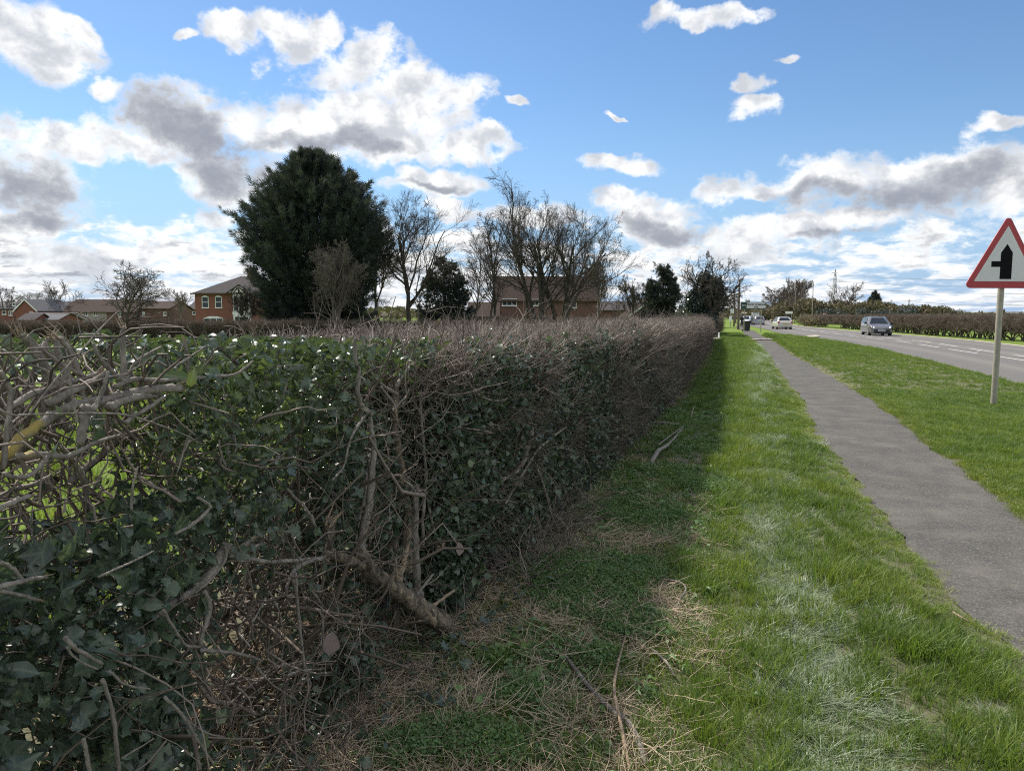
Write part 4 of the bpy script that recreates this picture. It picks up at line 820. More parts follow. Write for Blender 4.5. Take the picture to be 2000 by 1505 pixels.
#==TREES==
def grow(seed, levels, base, d0, L0, r0, K0=10, wig=.06):
    """levels: list of (n, tmin, tmax, angle, ratio, up, wig, K); returns list of (P,R) per level"""
    g = np.random.default_rng(seed); base = np.atleast_2d(base); N = len(base); d = unit(np.atleast_2d(d0).astype(float)); L0 = np.broadcast_to(L0, N).astype(float); r0 = np.broadcast_to(r0, N).astype(float)
    def poly(p, d, L, K, wig, up):
        P = np.zeros((len(p), K, 3)); P[:, 0] = p
        for k in range(1, K):
            d = unit(d + g.normal(0, wig, d.shape) + np.array([0, 0, up]) / K); P[:, k] = P[:, k - 1] + d * (L / (K - 1))[:, None]
        return P
    P = poly(base, d, L0, K0, wig, .1); R = r0[:, None] * np.linspace(1, .35, K0)[None, :]; out = [(P, R)]; L = L0
    for (n, t0, t1, ang, ratio, up, wg, K) in levels:
        Np, Kp = P.shape[:2]; idx = np.repeat(np.arange(Np), n); m = len(idx)
        tt = t0 + (t1 - t0) * (np.tile((np.arange(n) + .5) / n, Np) + g.normal(0, .3 / n, m)); tt = np.clip(tt, 0, .999); f = tt * (Kp - 1); i0 = f.astype(int); fr = (f - i0)[:, None]
        p = P[idx, i0] * (1 - fr) + P[idx, i0 + 1] * fr; tan = unit(P[idx, i0 + 1] - P[idx, i0]); r = (R[idx, i0] * (1 - fr[:, 0]) + R[idx, i0 + 1] * fr[:, 0])
        side = unit(np.cross(tan, unit(g.normal(0, 1, (m, 3))))); a = np.abs(g.normal(ang, ang * .25, m))[:, None]; dd = unit(tan * np.cos(a) + side * np.sin(a))
        Lc = L[idx] * ratio * (1.15 - .55 * (tt - t0) / (t1 - t0 + 1e-6)) * g.uniform(.7, 1.25, m)
        Pn = poly(p, dd, Lc, K, wg, up); Rn = (r * .62)[:, None] * np.linspace(1, .3, K)[None, :]; out.append((Pn, Rn)); P, R, L = Pn, Rn, Lc
    return out
def bare_tree(name, loc, H, r, levels, seed, label, group=None, mat='bark', stems=1, spread=.25, minr=.008, split=2, trunkfrac=1.0, tw=None, cat='tree', lean=(0, 0), Wd=None):
    g = np.random.default_rng(seed); base = np.zeros((stems, 3)); base[:, :2] = g.normal(0, .12 if stems > 1 else 0, (stems, 2)) * (H / 8); a = np.arange(stems) * 2.4 + g.random() * 6
    d0 = np.column_stack([np.cos(a) * spread + lean[0], np.sin(a) * spread + lean[1], np.ones(stems)]) if stems > 1 else np.array([[lean[0], lean[1], 1.0]])
    lv = grow(seed, levels, base, d0, H * g.uniform(.85, 1.0, stems) * trunkfrac, r * g.uniform(.8, 1, stems), 12, .07)
    zm = max(np.percentile(P[..., 2], 99.8) for P, R in lv); xm = np.percentile(np.abs(np.concatenate([P[..., 0].ravel() for P, R in lv[1:]]) ), 99.0); kz = H / zm; kx = (Wd / 2) / xm if Wd else kz
    lv = [(P * np.array([kx, kx, kz]), R) for P, R in lv]
    e = empty(name, loc, 0, label, cat, group); a = [tubes(P, np.maximum(R, minr * 1.5), 6 if i == 0 else 5) for i, (P, R) in enumerate(lv[:split])]; V, Q, T = merge(a)
    mesh_obj('trunk', np_mesh('trunk', V, quads=Q, mats=M[mat], smooth=True, attrs={'tint': T}), e)
    a = [tubes(P, np.maximum(R, minr), 3) for P, R in lv[split:]]; V, Q, T = merge(a)
    mesh_obj('crown', np_mesh('crown', V, quads=Q, mats=M[tw or mat], attrs={'tint': T}), e); return e
def gloc(px, Y): x, y, z = W(px, 616, Y); return (x, y, 0)
oak = [(12, .25, .98, .75, .66, .45, .12, 8), (8, .2, 1, .65, .52, .3, .15, 6), (7, .2, 1, .6, .48, .15, .18, 5), (7, .2, 1, .6, .58, .1, .18, 3)]
vase = [(7, .22, .98, .62, .66, .35, .13, 8), (7, .15, 1, .6, .5, .2, .15, 6), (6, .15, 1, .6, .48, .1, .18, 5), (6, .2, 1, .6, .60, .0, .2, 3)]
birch = [(20, .22, .98, .6, .36, .4, .12, 7), (8, .2, 1, .6, .42, -.1, .15, 6), (7, .2, 1, .6, .5, -.5, .15, 4)]
bare_tree('bare_tree', gloc(800, 56), 10.8, .26, oak, 5, 'broad bare tree with dark trunk just right of the big conifer', minr=.007, Wd=9.0)
bare_tree('bare_tree', gloc(742, 62), 9.6, .16, oak, 15, 'smaller bare tree half hidden behind right edge of the big conifer', minr=.010, Wd=6.5)
bare_tree('bare_tree', gloc(962, 56), 9.9, .13, birch, 6, 'slim twin-stemmed bare tree left of the brown-roofed house', stems=2, spread=.10, minr=.009, Wd=4.2)
bare_tree('bare_tree', gloc(925, 58), 8.8, .09, birch, 16, 'thin bare tree between the dark yew and the twin-stemmed tree', minr=.009, lean=(.1, 0), Wd=4)
bare_tree('bare_tree', gloc(1052, 52), 10.4, .20, vase, 7, 'tallest bare tree, many-stemmed, in front of the brown-roofed house', stems=3, spread=.26, minr=.0065, Wd=8.6)
bare_tree('bare_tree', gloc(1030, 54), 12.2, .13, birch, 17, 'wispy birch rising through the top of the many-stemmed tree', minr=.007, lean=(-.02, 0), Wd=6.0)
bare_tree('bare_tree', gloc(1098, 53), 9.6, .19, vase, 8, 'wide bare tree spreading in front of the right half of the brown-roofed house', stems=4, spread=.42, minr=.0065, lean=(.10, 0), Wd=10.6)
bare_tree('bare_tree', gloc(1170, 62), 7.2, .12, oak, 9, 'pale twiggy bare tree at the right gable of the brown-roofed house', mat='barkpale', minr=.010, Wd=4.2)
bare_tree('bare_tree', gloc(1243, 78), 5.9, .10, vase, 10, 'thin spreading bare tree between the gable and the dark cypress', stems=3, spread=.45, minr=.012, Wd=4.2)
bare_tree('bare_tree', gloc(655, 49), 6.6, .09, vase, 11, 'pale-stemmed small bare tree standing before the big conifer', stems=4, spread=.28, mat='barkpale', minr=.008, Wd=4.0)
bare_tree('bare_tree', gloc(478, 52), 3.7, .05, vase, 12, 'small bare shrub-tree in front of the bay window', stems=3, spread=.25, minr=.008, Wd=2.2)
thorn = [(12, .15, .98, 1.0, .75, .35, .22, 8), (8, .15, 1, .8, .50, .1, .25, 6), (7, .15, 1, .8, .45, .05, .25, 4), (4, .2, 1, .7, .5, 0, .2, 3)]
bare_tree('hawthorn_tree', gloc(240, 46), 4.85, .15, thorn, 13, 'dark gnarled hawthorn tree behind the far hedge, left of the brick house', minr=.009, Wd=5.0)
for (px, Y, h, sd_, lab, wd) in [(112, 118, 7.4, 21, 'bare tree behind the row of houses, left of the hawthorn', 7), (355, 112, 6.0, 22, 'bare tree close to the left wall of the bay-windowed brick house', 5), (5, 112, 6.4, 23, 'bare tree cut by the left edge above the grey-roofed houses', 6), (60, 190, 8, 24, 'distant bare tree in the gap right of the brick gable', 8)]:
    bare_tree('bare_tree', gloc(px, Y), h, .16, oak[:3], sd_, lab, minr=.020, mat='barkpale', Wd=wd)
bare_tree('bare_tree', gloc(1437, 150), 7.2, .22, oak[:3], 31, 'bare tree behind the wooden poles at the end of the path', minr=.028, mat='barkpale', Wd=6)
bare_tree('bare_tree', gloc(1545, 165), 10.0, .3, oak, 32, 'rounded bare tree by the lamp posts, left of the pylon', minr=.022, mat='barkpale', Wd=8)
bare_tree('bare_tree', gloc(1522, 175), 8.6, .3, oak, 35, 'bare tree overhanging the far side of the road, leftmost of the far trees', minr=.022, mat='barkpale', Wd=8)
bare_tree('bare_tree', gloc(1565, 160), 8.6, .25, oak[:3], 36, 'ivy-stemmed bare tree just behind the lamp post', minr=.028, mat='barkpale', Wd=6)
bare_tree('bare_tree', gloc(1648, 150), 8.4, .25, oak[:3], 33, 'bare round tree right of the pylon above the scrub', minr=.026, mat='barkpale', Wd=7.5)
bare_tree('bare_tree', gloc(1733, 170), 5.2, .15, oak[:3], 34, 'small bare tree right of the dark spruce', minr=.026, mat='barkpale', Wd=4)

SPRAY = None
def spray_mesh(name, P, D, L, mat, tint, width=.30, droop=.25):
    """feathery sprays: each three narrow blades in a fan"""
    n = len(P); out = []; tri = []; T = []
    side = unit(np.cross(D, rng.normal(0, 1, (n, 3)))); up = np.cross(D, side); o = 0
    for a in (-.55, -.18, .18, .55):
        d = unit(D * math.cos(a) + side * math.sin(a)); tip = P + d * (L * (1 - .3 * abs(a)))[:, None] - np.array([0, 0, 1]) * (droop * L * abs(a))[:, None]
        mid = P + (tip - P) * .45; w = unit(np.cross(d, up)) * (L * width * .5)[:, None]
        V = np.stack([P, mid - w * .5, tip, mid + w * .5], 1).reshape(-1, 3); out.append(V); i = np.arange(n) * 4 + o; tri += [np.stack([i, i + 1, i + 2, i + 3], -1)]; o += len(V); T.append(np.repeat(tint, 4))
    return np_mesh(name, np.concatenate(out), quads=np.concatenate(tri), mats=mat, attrs={'tint': np.concatenate(T)})
def conifer(name, loc, H, prof, n, L, label, mat='conifer', group=None, layers=0, seed=0, upness=.5, lump=.12, cat='tree', droop=.25, trunk_r=.2, width=.3, protr=1.0, boughs=0):
    """prof: [(height fraction, radius m)...]; sprays fill a shell under an uneven outline"""
    g = np.random.default_rng(seed); hf = np.array([p[0] for p in prof]); rf = np.array([p[1] for p in prof]); h = g.random(n * 2); k = g.random(n * 2) < np.interp(h, hf, rf) / rf.max() + .12; h = h[k][:n]; n = len(h)
    a = g.random(n) * 2 * np.pi; lum = 1 + lump * 2.4 * (fbm(a * 1.9 + np.cos(a) * 2, h * 9, 1.2, seed + 1, 3) - .5) * 2
    if layers: lum *= 1 + .22 * np.sin(h * layers * 6.28 + np.sin(a * 2) * 1.5)
    R = np.interp(h, hf, rf) * lum
    nb_ = 260; bh = g.random(nb_); ba = g.random(nb_) * 6.283; bl = g.exponential(.055, nb_).clip(0, .25); bump = np.zeros(n)
    for j in range(nb_): da = (a - ba[j] + np.pi) % (2 * np.pi) - np.pi; bump = np.maximum(bump, bl[j] * np.exp(-(da / .10) ** 2 - ((h - bh[j]) / .016) ** 2))
    R = R * (1 + bump * protr); q = 1 - g.exponential(.13, n); q = np.clip(q, .05, 1.0); rr = R * q
    P = np.column_stack([rr * np.cos(a), rr * np.sin(a), h * H]); D = unit(np.column_stack([np.cos(a), np.sin(a), np.full(n, upness) + h * upness]) + g.normal(0, .35, (n, 3)))
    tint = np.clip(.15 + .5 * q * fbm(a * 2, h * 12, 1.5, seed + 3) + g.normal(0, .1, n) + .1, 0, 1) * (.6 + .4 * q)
    if boughs:
        nb_ = boughs; bh = g.random(nb_ * 2); k = g.random(nb_ * 2) < np.interp(bh, hf, rf) / rf.max() + .1; bh = bh[k][:nb_]; nb_ = len(bh); ba = g.random(nb_) * 6.283; br = np.interp(bh, hf, rf) * (g.uniform(.78, .97, nb_) + g.exponential(.075, nb_).clip(0, .26))
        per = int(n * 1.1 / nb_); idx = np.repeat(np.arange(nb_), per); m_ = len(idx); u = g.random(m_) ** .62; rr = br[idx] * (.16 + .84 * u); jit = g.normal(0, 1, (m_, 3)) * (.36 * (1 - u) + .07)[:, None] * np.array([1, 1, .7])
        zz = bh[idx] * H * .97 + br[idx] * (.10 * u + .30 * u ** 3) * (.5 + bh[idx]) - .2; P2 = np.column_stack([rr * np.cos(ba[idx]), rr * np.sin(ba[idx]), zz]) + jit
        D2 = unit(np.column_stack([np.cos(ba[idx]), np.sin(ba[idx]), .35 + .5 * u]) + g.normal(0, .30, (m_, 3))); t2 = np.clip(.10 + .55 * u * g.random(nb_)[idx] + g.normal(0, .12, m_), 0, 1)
        P = P2; D = D2; tint = t2; n = m_
    e = empty(name, loc, 0, label, cat, group); mesh_obj('crown', spray_mesh('crown', P, D, L * g.uniform(.5, 1.3, n), M[mat], tint, width, droop), e)
    tr_ = np.array([[(0, 0, -.05), (.05, 0, H * .3), (0, .05, H * .6), (0, 0, H * .92)]]); V, Q, T = tubes(tr_.astype(float), np.array([[1, .8, .5, .15]]) * trunk_r, 8); mesh_obj('trunk', np_mesh('trunk', V, quads=Q, mats=M['bark'], smooth=True), e); return e
conifer('conifer_tree', gloc(618, 55), 14.3, [(0, 3.9), (.10, 4.0), (.20, 4.2), (.32, 5.1), (.44, 5.6), (.55, 5.1), (.68, 4.0), (.80, 2.8), (.88, 1.8), (.95, .9), (1, .15)], 60000, .54, 'huge dark evergreen conifer dominating the skyline left of centre', seed=3, upness=.55, lump=.20, trunk_r=.45, width=.17, boughs=950)
conifer('yew_tree', gloc(868, 58), 6.3, [(0, 2.2), (.3, 2.3), (.6, 1.8), (.85, .9), (1, .1)], 7000, .36, 'dark brownish yew dome between the bare trees', 'conifer', seed=5, lump=.16, boughs=170)
conifer('cypress_tree', gloc(1294, 62), 6.0, [(0, 1.7), (.3, 1.6), (.6, 1.3), (.82, .9), (1, .3)], 6000, .36, 'ragged dark cypress beside the ivy-clad tree', seed=6, boughs=110)
conifer('spruce_tree', gloc(1707, 165), 6.9, [(0, 2.0), (.4, 1.6), (.7, 1.0), (1, .05)], 2500, .8, 'small dark spruce standing above the scrub right of the pylon', seed=7, layers=6, lump=.2)
# ivy-clad tree at the hedge end
ivt = bare_tree('ivy_clad_tree', gloc(1385, 53), 6.2, .22, thorn, 41, 'ivy-clad thorn tree with bare spiky top at the end of the long hedge', minr=.010, Wd=4.6)
def leaf_cloud(name, parent, blobs, n, size, mat, seed, tint=(0, .5)):
    g = np.random.default_rng(seed); b = np.array(blobs, float); w = np.prod(b[:, 3:6], 1) ** .67; idx = g.choice(len(b), n, p=w / w.sum()); d = unit(g.normal(0, 1, (n, 3))) * (g.random((n, 1)) ** .35) * (1 + .25 * (vnoise(g.random(n) * 0 + idx, np.arange(n) * 0, 1)[:, None] - .5))
    lum = 1 + .35 * (fbm(d[:, 0] * 3 + idx * 5, d[:, 2] * 3 + d[:, 1] * 2, 1.3, seed)[:, None] - .5) * 2; P = b[idx, :3] + d * b[idx, 3:6] * lum
    N = unit(d + g.normal(0, .6, (n, 3))); A = unit(np.cross(N, g.normal(0, 1, (n, 3)))); B = np.cross(N, A); s = (size * g.uniform(.6, 1.4, n))[:, None]
    V = np.stack([P - A * s * .5, P + B * s * .5, P + A * s * .6, P - B * s * .5], 1).reshape(-1, 3); Q = np.arange(n * 4).reshape(-1, 4); t = np.repeat(np.clip(g.uniform(*tint, n) + .3 * (lum[:, 0] - 1), 0, 1), 4)
    return mesh_obj(name, np_mesh(name, V, quads=Q, mats=M[mat], attrs={'tint': t}), parent)
leaf_cloud('ivy', ivt, [(-.9, 0, 2.6, 1.0, .9, 1.3), (.3, 0, 3.4, .9, .9, 1.2), (-1.4, .2, 1.3, 1.1, .9, 1.3), (-.2, 0, 1.2, .8, .8, 1.4), (.55, 0, 2.6, .6, .6, .9), (-.4, 0, 4.2, .6, .6, .7), (.0, 0, .5, .35, .35, .8)], 17000, .12, 'ivy', 42, (.0, .30))
sh = empty('evergreen_shrub', gloc(1335, 52), 0, 'pale-flecked evergreen shrub between the cypress and the ivy-clad tree', 'shrub'); leaf_cloud('foliage', sh, [(0, 0, 1.0, .8, .8, 1.3), (-.5, 0, .8, .6, .6, 1.0)], 3000, .10, 'privet', 43, (.0, .6))
def hedge_block(name, label, pts, h, w, n, coll=C_dark, picks=(0, 1, 2), scl=1.0, zlo=0.0, tint=(.3, 1), kind=None, group=None, leaf=None, trim=.45):
    e = empty(name, (pts[0][0], pts[0][1], 0), 0, label, 'hedge', group); p = np.array(pts, float)[:, :2]; seg = np.linalg.norm(np.diff(p, axis=0), axis=1); cum = np.concatenate([[0], np.cumsum(seg)]); u = rng.random(n) * cum[-1]
    X = np.interp(u, cum, p[:, 0]); Y = np.interp(u, cum, p[:, 1]); d = unit(np.diff(p, axis=0)); di = d[np.clip(np.searchsorted(cum, u) - 1, 0, len(d) - 1)]; off = rng.uniform(-w / 2, w / 2, n); X = X - di[:, 1] * off; Y = Y + di[:, 0] * off
    z = zlo + (h - trim * scl - zlo) * rng.random(n) ** .7; scatter('twigs', coll, rel(np.column_stack([X, Y, z]), e), np.column_stack([rng.normal(0, .5, n), rng.normal(0, .5, n), rng.random(n) * 6.28]), rng.uniform(.7, 1.1, n) * scl, rng.choice(picks, n), rng.uniform(*tint, n), e)
    return e, p
far1, _ = hedge_block('field_hedge', 'brown trimmed hedge across the field, in front of the left houses', [(-48, 44.5), (-33.5, 47), (-24, 49), (-16.5, 49.5)], 1.32, .9, 2600)
far2, _ = hedge_block('field_hedge', 'dark hedge below the big conifer and bare trees', [(-16.2, 45.5), (-8, 46.5), (-2, 48.5), (6, 50)], 1.35, .9, 2400, tint=(0, .6))
far3, _ = hedge_block('field_hedge', 'low ragged hedge line in front of the brown-roofed house', [(-4, 58), (4, 60), (10, 62), (14, 66)], 1.5, 1.0, 1500, tint=(0, .6))
def hr_line(ss): return [ST(a, float(np.interp(a, [20, 43, 52, 59, 66, 79, 95, 112, 121, 133], [18.2, 17.0, 16.3, 15.4, 14.4, 13.4, 11.6, 9.2, 8.2, 7.9]))) for a in ss]
rh, p = hedge_block('roadside_hedge', 'long trimmed bare hedge on gnarled stems along the far side of the road', hr_line([22, 43, 52, 59, 66, 79, 95, 108]), 1.68, .8, 7000, zlo=.50, scl=.85, trim=.4, tint=(.3, 1))
hz, _ = hedge_block('roadside_hedge', 'pale ivy-leaved end of the roadside hedge by the white sign', hr_line([108, 114, 121]), 1.8, 1.0, 500, zlo=.1)
leaf_cloud('ivy', hz, [tuple(np.array(q) - np.array([hz.location[0], hz.location[1], 0]) + np.array([0, 0, .9])) + (1.6, 1.6, .85) for q in hr_line([109, 112, 115, 118, 121])], 3500, .16, 'brush', 77, (.4, 1))
# gnarled stems of the roadside hedge
cum = 0; seg = np.array(hr_line(np.arange(24, 100, .42)))[:, :2]
stem_me = []
for k in range(6):
    g = np.random.default_rng(400 + k); L_ = [];
    for b in range(3): P0 = np.array([(g.normal(0, .03), g.normal(0, .03), 0)]); L_.append(grow(500 + k * 3 + b, [(3, .3, .95, .6, .6, .2, .15, 5)], P0, [[g.normal(0, .35), g.normal(0, .2), 1]], .95, .045, 7, .16))
    V, Q, T = merge([tubes(P, R, 5) for l in L_ for P, R in l]); stem_me.append(np_mesh('stem', V, quads=Q, mats=M['bark'], smooth=True))
for k, (x, y) in enumerate(seg[:180]):
    o = mesh_obj('stem', stem_me[k % 6], rh, (x - rh.location[0] + rng.normal(0, .08), y - rh.location[1] + rng.normal(0, .08), -.02)); o.rotation_euler = (0, 0, rng.random() * 6.28); sc_ = rng.uniform(.8, 1.2); o.scale = (sc_, sc_, sc_)
ch, _ = hedge_block('clipped_hedge', 'tall clipped hedge block beyond the ivy-clad tree, green at its near end', [ST(57, -3.3), ST(74, -3.3)], 2.05, 1.2, 1300, tint=(.4, 1), scl=1.0)
leaf_cloud('leaves', ch, [tuple(np.array(ST(57.3, -3.0, 1.05)) - np.array([ch.location[0], ch.location[1], 0])) + (.6, .6, 1.0)], 1500, .12, 'privet', 78, (0, .7))
# scrub beyond the roadside hedge
scr = []
for k in range(3):
    e = empty('scrub_bush', (0, 0, 0), 0, 'x', 'bush', 'scrub bushes behind the roadside hedge'); g = np.random.default_rng(600 + k)
    leaf_cloud('foliage', e, [(g.normal(0, 1.6), g.normal(0, 1), g.uniform(.8, 1.9), g.uniform(1.2, 2.0), 1.4, g.uniform(.9, 1.3)) for _ in range(6)], 3500, .26, ['brush', 'conifer', 'brush'][k], 610 + k, [(.2, 1), (.1, .8), (0, .8)][k]); scr.append(e)
spots = [(1572, 150, 1, 1.2), (1592, 140, 0, 1.25), (1612, 150, 1, 1.2), (1628, 135, 1, .95), (1640, 150, 0, 1.25), (1662, 150, 2, 1.2), (1684, 145, 0, 1.2), (1700, 130, 1, .95), (1722, 150, 0, 1.2), (1742, 150, 2, 1.15), (1765, 140, 1, 1.05), (1786, 150, 0, 1.0), (1806, 140, 2, 1.1), (1824, 145, 1, .9), (1842, 150, 0, .9), (1925, 75, 2, .55), (1888, 110, 1, .7), (1990, 90, 2, .5), (1958, 120, 2, .7), (1520, 190, 0, 1.4), (1500, 240, 0, 1.3), (1575, 170, 0, 1.6)]
lab = ['tan-brown scrub bush', 'dark green scrub bush', 'olive-brown scrub bush']; places = ['beside the lamp post', 'left of the round limit sign', 'right of the round limit sign', 'under the pylon', 'left of the parked-looking grey car', 'above the grey car', 'under the spruce']
used = set()
for (px, Y, kd, sc_) in spots:
    if kd == 1: sc_ = sc_ * .8
    if kd in used: o = copy_tree(scr[kd])
    else: o = scr[kd]; used.add(kd)
    o.location = gloc(px, Y); o.scale = (sc_ * 1.1, sc_ * 1.1, sc_ * (1.30 if Y > 125 else 1)); o.rotation_euler = (0, 0, rng.random() * 6.28)
    where = ('far down the road by the bend' if px < 1560 else 'just right of the tall lamp post' if px < 1600 else 'beneath the pylon' if px < 1633 else 'below the bare round tree' if px < 1670 else 'left of the spruce' if px < 1700 else 'right of the spruce' if px < 1735 else 'behind the hedge to the right of the grey car' if px < 1775 else 'towards the right end of the scrub belt' if px < 1815 else 'at the open right end of the scrub belt' if px < 1860 else 'standing alone in the fields' )
    o['label'] = '%s %s, %s' % (lab[kd], where, {1524: '', 1500: 'rear one'}.get(px, 'taller one' if sc_ >= 1.2 else 'broad one' if sc_ > 1.0 else 'lower one'))
nm_ = {}
for o in [q for q in scene.objects if q.name.startswith('scrub_bush') and q.parent is None]:
    nm_.setdefault(o['label'], []).append(o)
for l_, os_ in nm_.items():
    if len(os_) > 1:
        os_.sort(key=lambda q: q.location.x / q.location.y)
        for w_, o in zip(['leftmost of its clump', 'next to the right', 'rightmost of its clump'], os_): o['label'] = l_.rsplit(',', 1)[0] + ', ' + w_

#==BUILDINGS==
def win(parent, x0, x1, z0, z1, y, cols=2, rows=1, arch=0.0, bar=.07, sill=True, mat='white'):
    f = MB(); f.box(x0, x0 + bar, y - .06, y, z0, z1).box(x1 - bar, x1, y - .06, y, z0, z1).box(x0 + bar, x1 - bar, y - .06, y, z0, z0 + bar)
    if arch: f.prism([(x0 + bar, z1 - bar), (x1 - bar, z1 - bar), (x1 - bar, z1), ((x0 + x1) / 2 + (x1 - x0) * .2, z1 + arch), ((x0 + x1) / 2 - (x1 - x0) * .2, z1 + arch), (x0 + bar, z1)], y - .058, y)
    else: f.box(x0 + bar, x1 - bar, y - .06, y, z1 - bar, z1)
    for c in range(1, cols): xx = x0 + (x1 - x0) * c / cols; f.box(xx - bar / 2, xx + bar / 2, y - .055, y, z0 + bar, z1 - bar)
    for r in range(1, rows): zz = z0 + (z1 - z0) * r / rows; f.box(x0 + bar, x1 - bar, y - .050, y, zz - bar / 2, zz + bar / 2)
    w = f.build('window', M[mat], parent); MB().box(x0 + bar * .5, x1 - bar * .5, y - .02, y - .004, z0 + bar * .5, z1 - bar * .5).build('pane', M['glass'], w)
    if sill: MB().box(x0 - .06, x1 + .06, y - .12, y, z0 - .07, z0 - .002).build('sill', M[mat], w)
    return w
def chimney(parent, x, y, z0, z1, w=.5, d=.5, mat='brick', pots=2):
    c = MB().box(x - w, x + w, y - d, y + d, z0, z1).box(x - w - .06, x + w + .06, y - d - .06, y + d + .06, z1 - .25, z1 - .1).build('chimney', M[mat], parent)
    for i in range(pots): MB().tube([(x + (i - (pots - 1) / 2) * .45, y, z1), (x + (i - (pots - 1) / 2) * .45, y, z1 + .4)], [.13, .10], 10).build('chimney_pot', M['tile'], c)
def gable_house(name, label, pxl, pxr, Y, eave_py, ridge_py, dep, wallm, roofm, wins=(), end='x', over=.25, chim=()):
    """ridge parallel to the front (end='x') or pointing at the camera (end='y')"""
    xl, _, ze = W(pxl, eave_py, Y); xr = W(pxr, eave_py, Y)[0]; zr = W(pxl, ridge_py, Y)[2]; w = xr - xl; e = empty(name, (xl, Y, 0), 0, label, 'house')
    if end == 'x':
        MB().box(0, w, 0, dep, -.1, ze).build('wall', M[wallm], e)
        g = MB()
        for x in (0, w): g.add([(x, 0, ze), (x, dep, ze), (x, dep / 2, zr - .1), (x + (.2 if x == 0 else -.2), 0, ze), (x + (.2 if x == 0 else -.2), dep, ze), (x + (.2 if x == 0 else -.2), dep / 2, zr - .1)], [(0, 1, 2), (5, 4, 3), (0, 2, 5, 3), (1, 4, 5, 2), (0, 3, 4, 1)])
        g.build('gable', M[wallm], e); r = MB(); th = .12
        for s_ in (0, 1):
            y0 = -over if s_ == 0 else dep + over; zz = ze - (zr - ze) * over / (dep / 2); a = [(-over, y0, zz), (w + over, y0, zz), (w + over, dep / 2, zr), (-over, dep / 2, zr)]
            r.add(a + [(p_[0], p_[1], p_[2] + th) for p_ in a], [(0, 1, 2, 3), (7, 6, 5, 4), (0, 4, 5, 1), (1, 5, 6, 2), (3, 2, 6, 7), (0, 3, 7, 4)])
        rf = r.build('roof', M[roofm], e)
    else:
        MB().prism([(0, -.1), (w, -.1), (w, ze), (w / 2, zr - .1), (0, ze)], 0, dep).build('wall', M[wallm], e); r = MB(); th = .12
        for s_ in (-1, 1):
            xe = w / 2 + s_ * (w / 2 + over); zz = ze - (zr - ze) * over / (w / 2); a = [(w / 2, -over, zr), (xe, -over, zz), (xe, dep, zz), (w / 2, dep, zr)]
            r.add(a + [(p_[0], p_[1], p_[2] + th) for p_ in a], [(0, 1, 2, 3), (7, 6, 5, 4), (0, 4, 5, 1), (1, 5, 6, 2), (3, 2, 6, 7), (0, 3, 7, 4)])
        rf = r.build('roof', M[roofm], e); v = MB()
        for s_ in (-1, 1):
            xe = w / 2 + s_ * (w / 2 + over); zz = ze - (zr - ze) * over / (w / 2); v.add([(w / 2, -over - .04, zr - .12), (xe, -over - .04, zz - .12), (xe, -over - .04, zz + .13), (w / 2, -over - .04, zr + .13)], [(0, 1, 2, 3)])
        v.build('bargeboard', M['white'], rf)
    for (a, b, c, d, cols, rows) in wins:
        x0 = W(a, c, Y)[0] - xl; x1 = W(b, c, Y)[0] - xl; z1 = W(a, c, Y)[2]; z0 = W(a, d, Y)[2]; win(e, x0, x1, z0, z1, 0, cols, rows)
    for (a, c) in chim: x = W(a, c, Y)[0] - xl; chimney(rf, x, dep / 2, zr - .3, W(a, c, Y)[2])
    return e, xl, w, ze, zr
# bay-windowed brick house (hipped roof)
Y = 100.0; xl = W(380, 572, Y)[0]; xr = W(526, 572, Y)[0]; w = xr - xl; ze = W(380, 573, Y)[2]; zr = W(440, 536, Y)[2]; dep = 9
h = empty('brick_house', (xl, Y, 0), 0, 'red brick two-storey house with hipped slate roof and half-timbered bay', 'house')
MB().box(0, w, 0, dep, -.1, ze).build('wall', M['brick'], h); ov = .4
r = MB().add([(-ov, -ov, ze), (w + ov, -ov, ze), (w + ov, dep + ov, ze), (-ov, dep + ov, ze), (w * .46, dep / 2, zr), (w * .72, dep / 2, zr)], [(0, 1, 5, 4), (1, 2, 5), (2, 3, 4, 5), (3, 0, 4), (0, 3, 2, 1)]); rf = r.build('roof', M['slate'], h)
MB().box(-ov - .02, w + ov + .02, -ov - .1, -ov - .01, ze - .12, ze + .06).build('gutter', M['timber'], rf)
chimney(rf, W(470, 530, Y)[0] - xl, dep / 2, zr - .5, W(470, 519, Y)[2], .55, .5)
def hx(px): return W(px, 600, Y)[0] - xl
def hz_(py): return W(400, py, Y)[2]
win(h, hx(395), hx(408), hz_(601), hz_(579), -.004, 1, 2, .12); win(h, hx(421), hx(434), hz_(601), hz_(579), -.004, 1, 2, .12); win(h, hx(397), hx(435), hz_(642), hz_(621), -.004, 3, 1, .25)
b = MB().prism([(hx(459), 0), (hx(491), 0), (hx(491), hz_(574)), (hx(459), hz_(574))], -.7, .05).build('bay', M['white'], h)
win(b, hx(460), hx(470), hz_(607), hz_(577), -.71, 1, 3, 0, .08, False); win(b, hx(471), hx(480), hz_(607), hz_(577), -.712, 1, 3, 0, .08, False); win(b, hx(481), hx(490), hz_(607), hz_(577), -.71, 1, 3, 0, .08, False)
win(b, hx(461), hx(489), hz_(640), hz_(618), -.71, 3, 1, 0, .08); MB().box(hx(458), hx(492), -.78, -.02, hz_(615), hz_(609)).build('panel', M['white'], b)
gb = MB().prism([(hx(448), hz_(573)), (hx(498), hz_(573)), (hx(473), hz_(557))], -.95, .9).build('bay_gable', M['white'], h)
tm = MB()
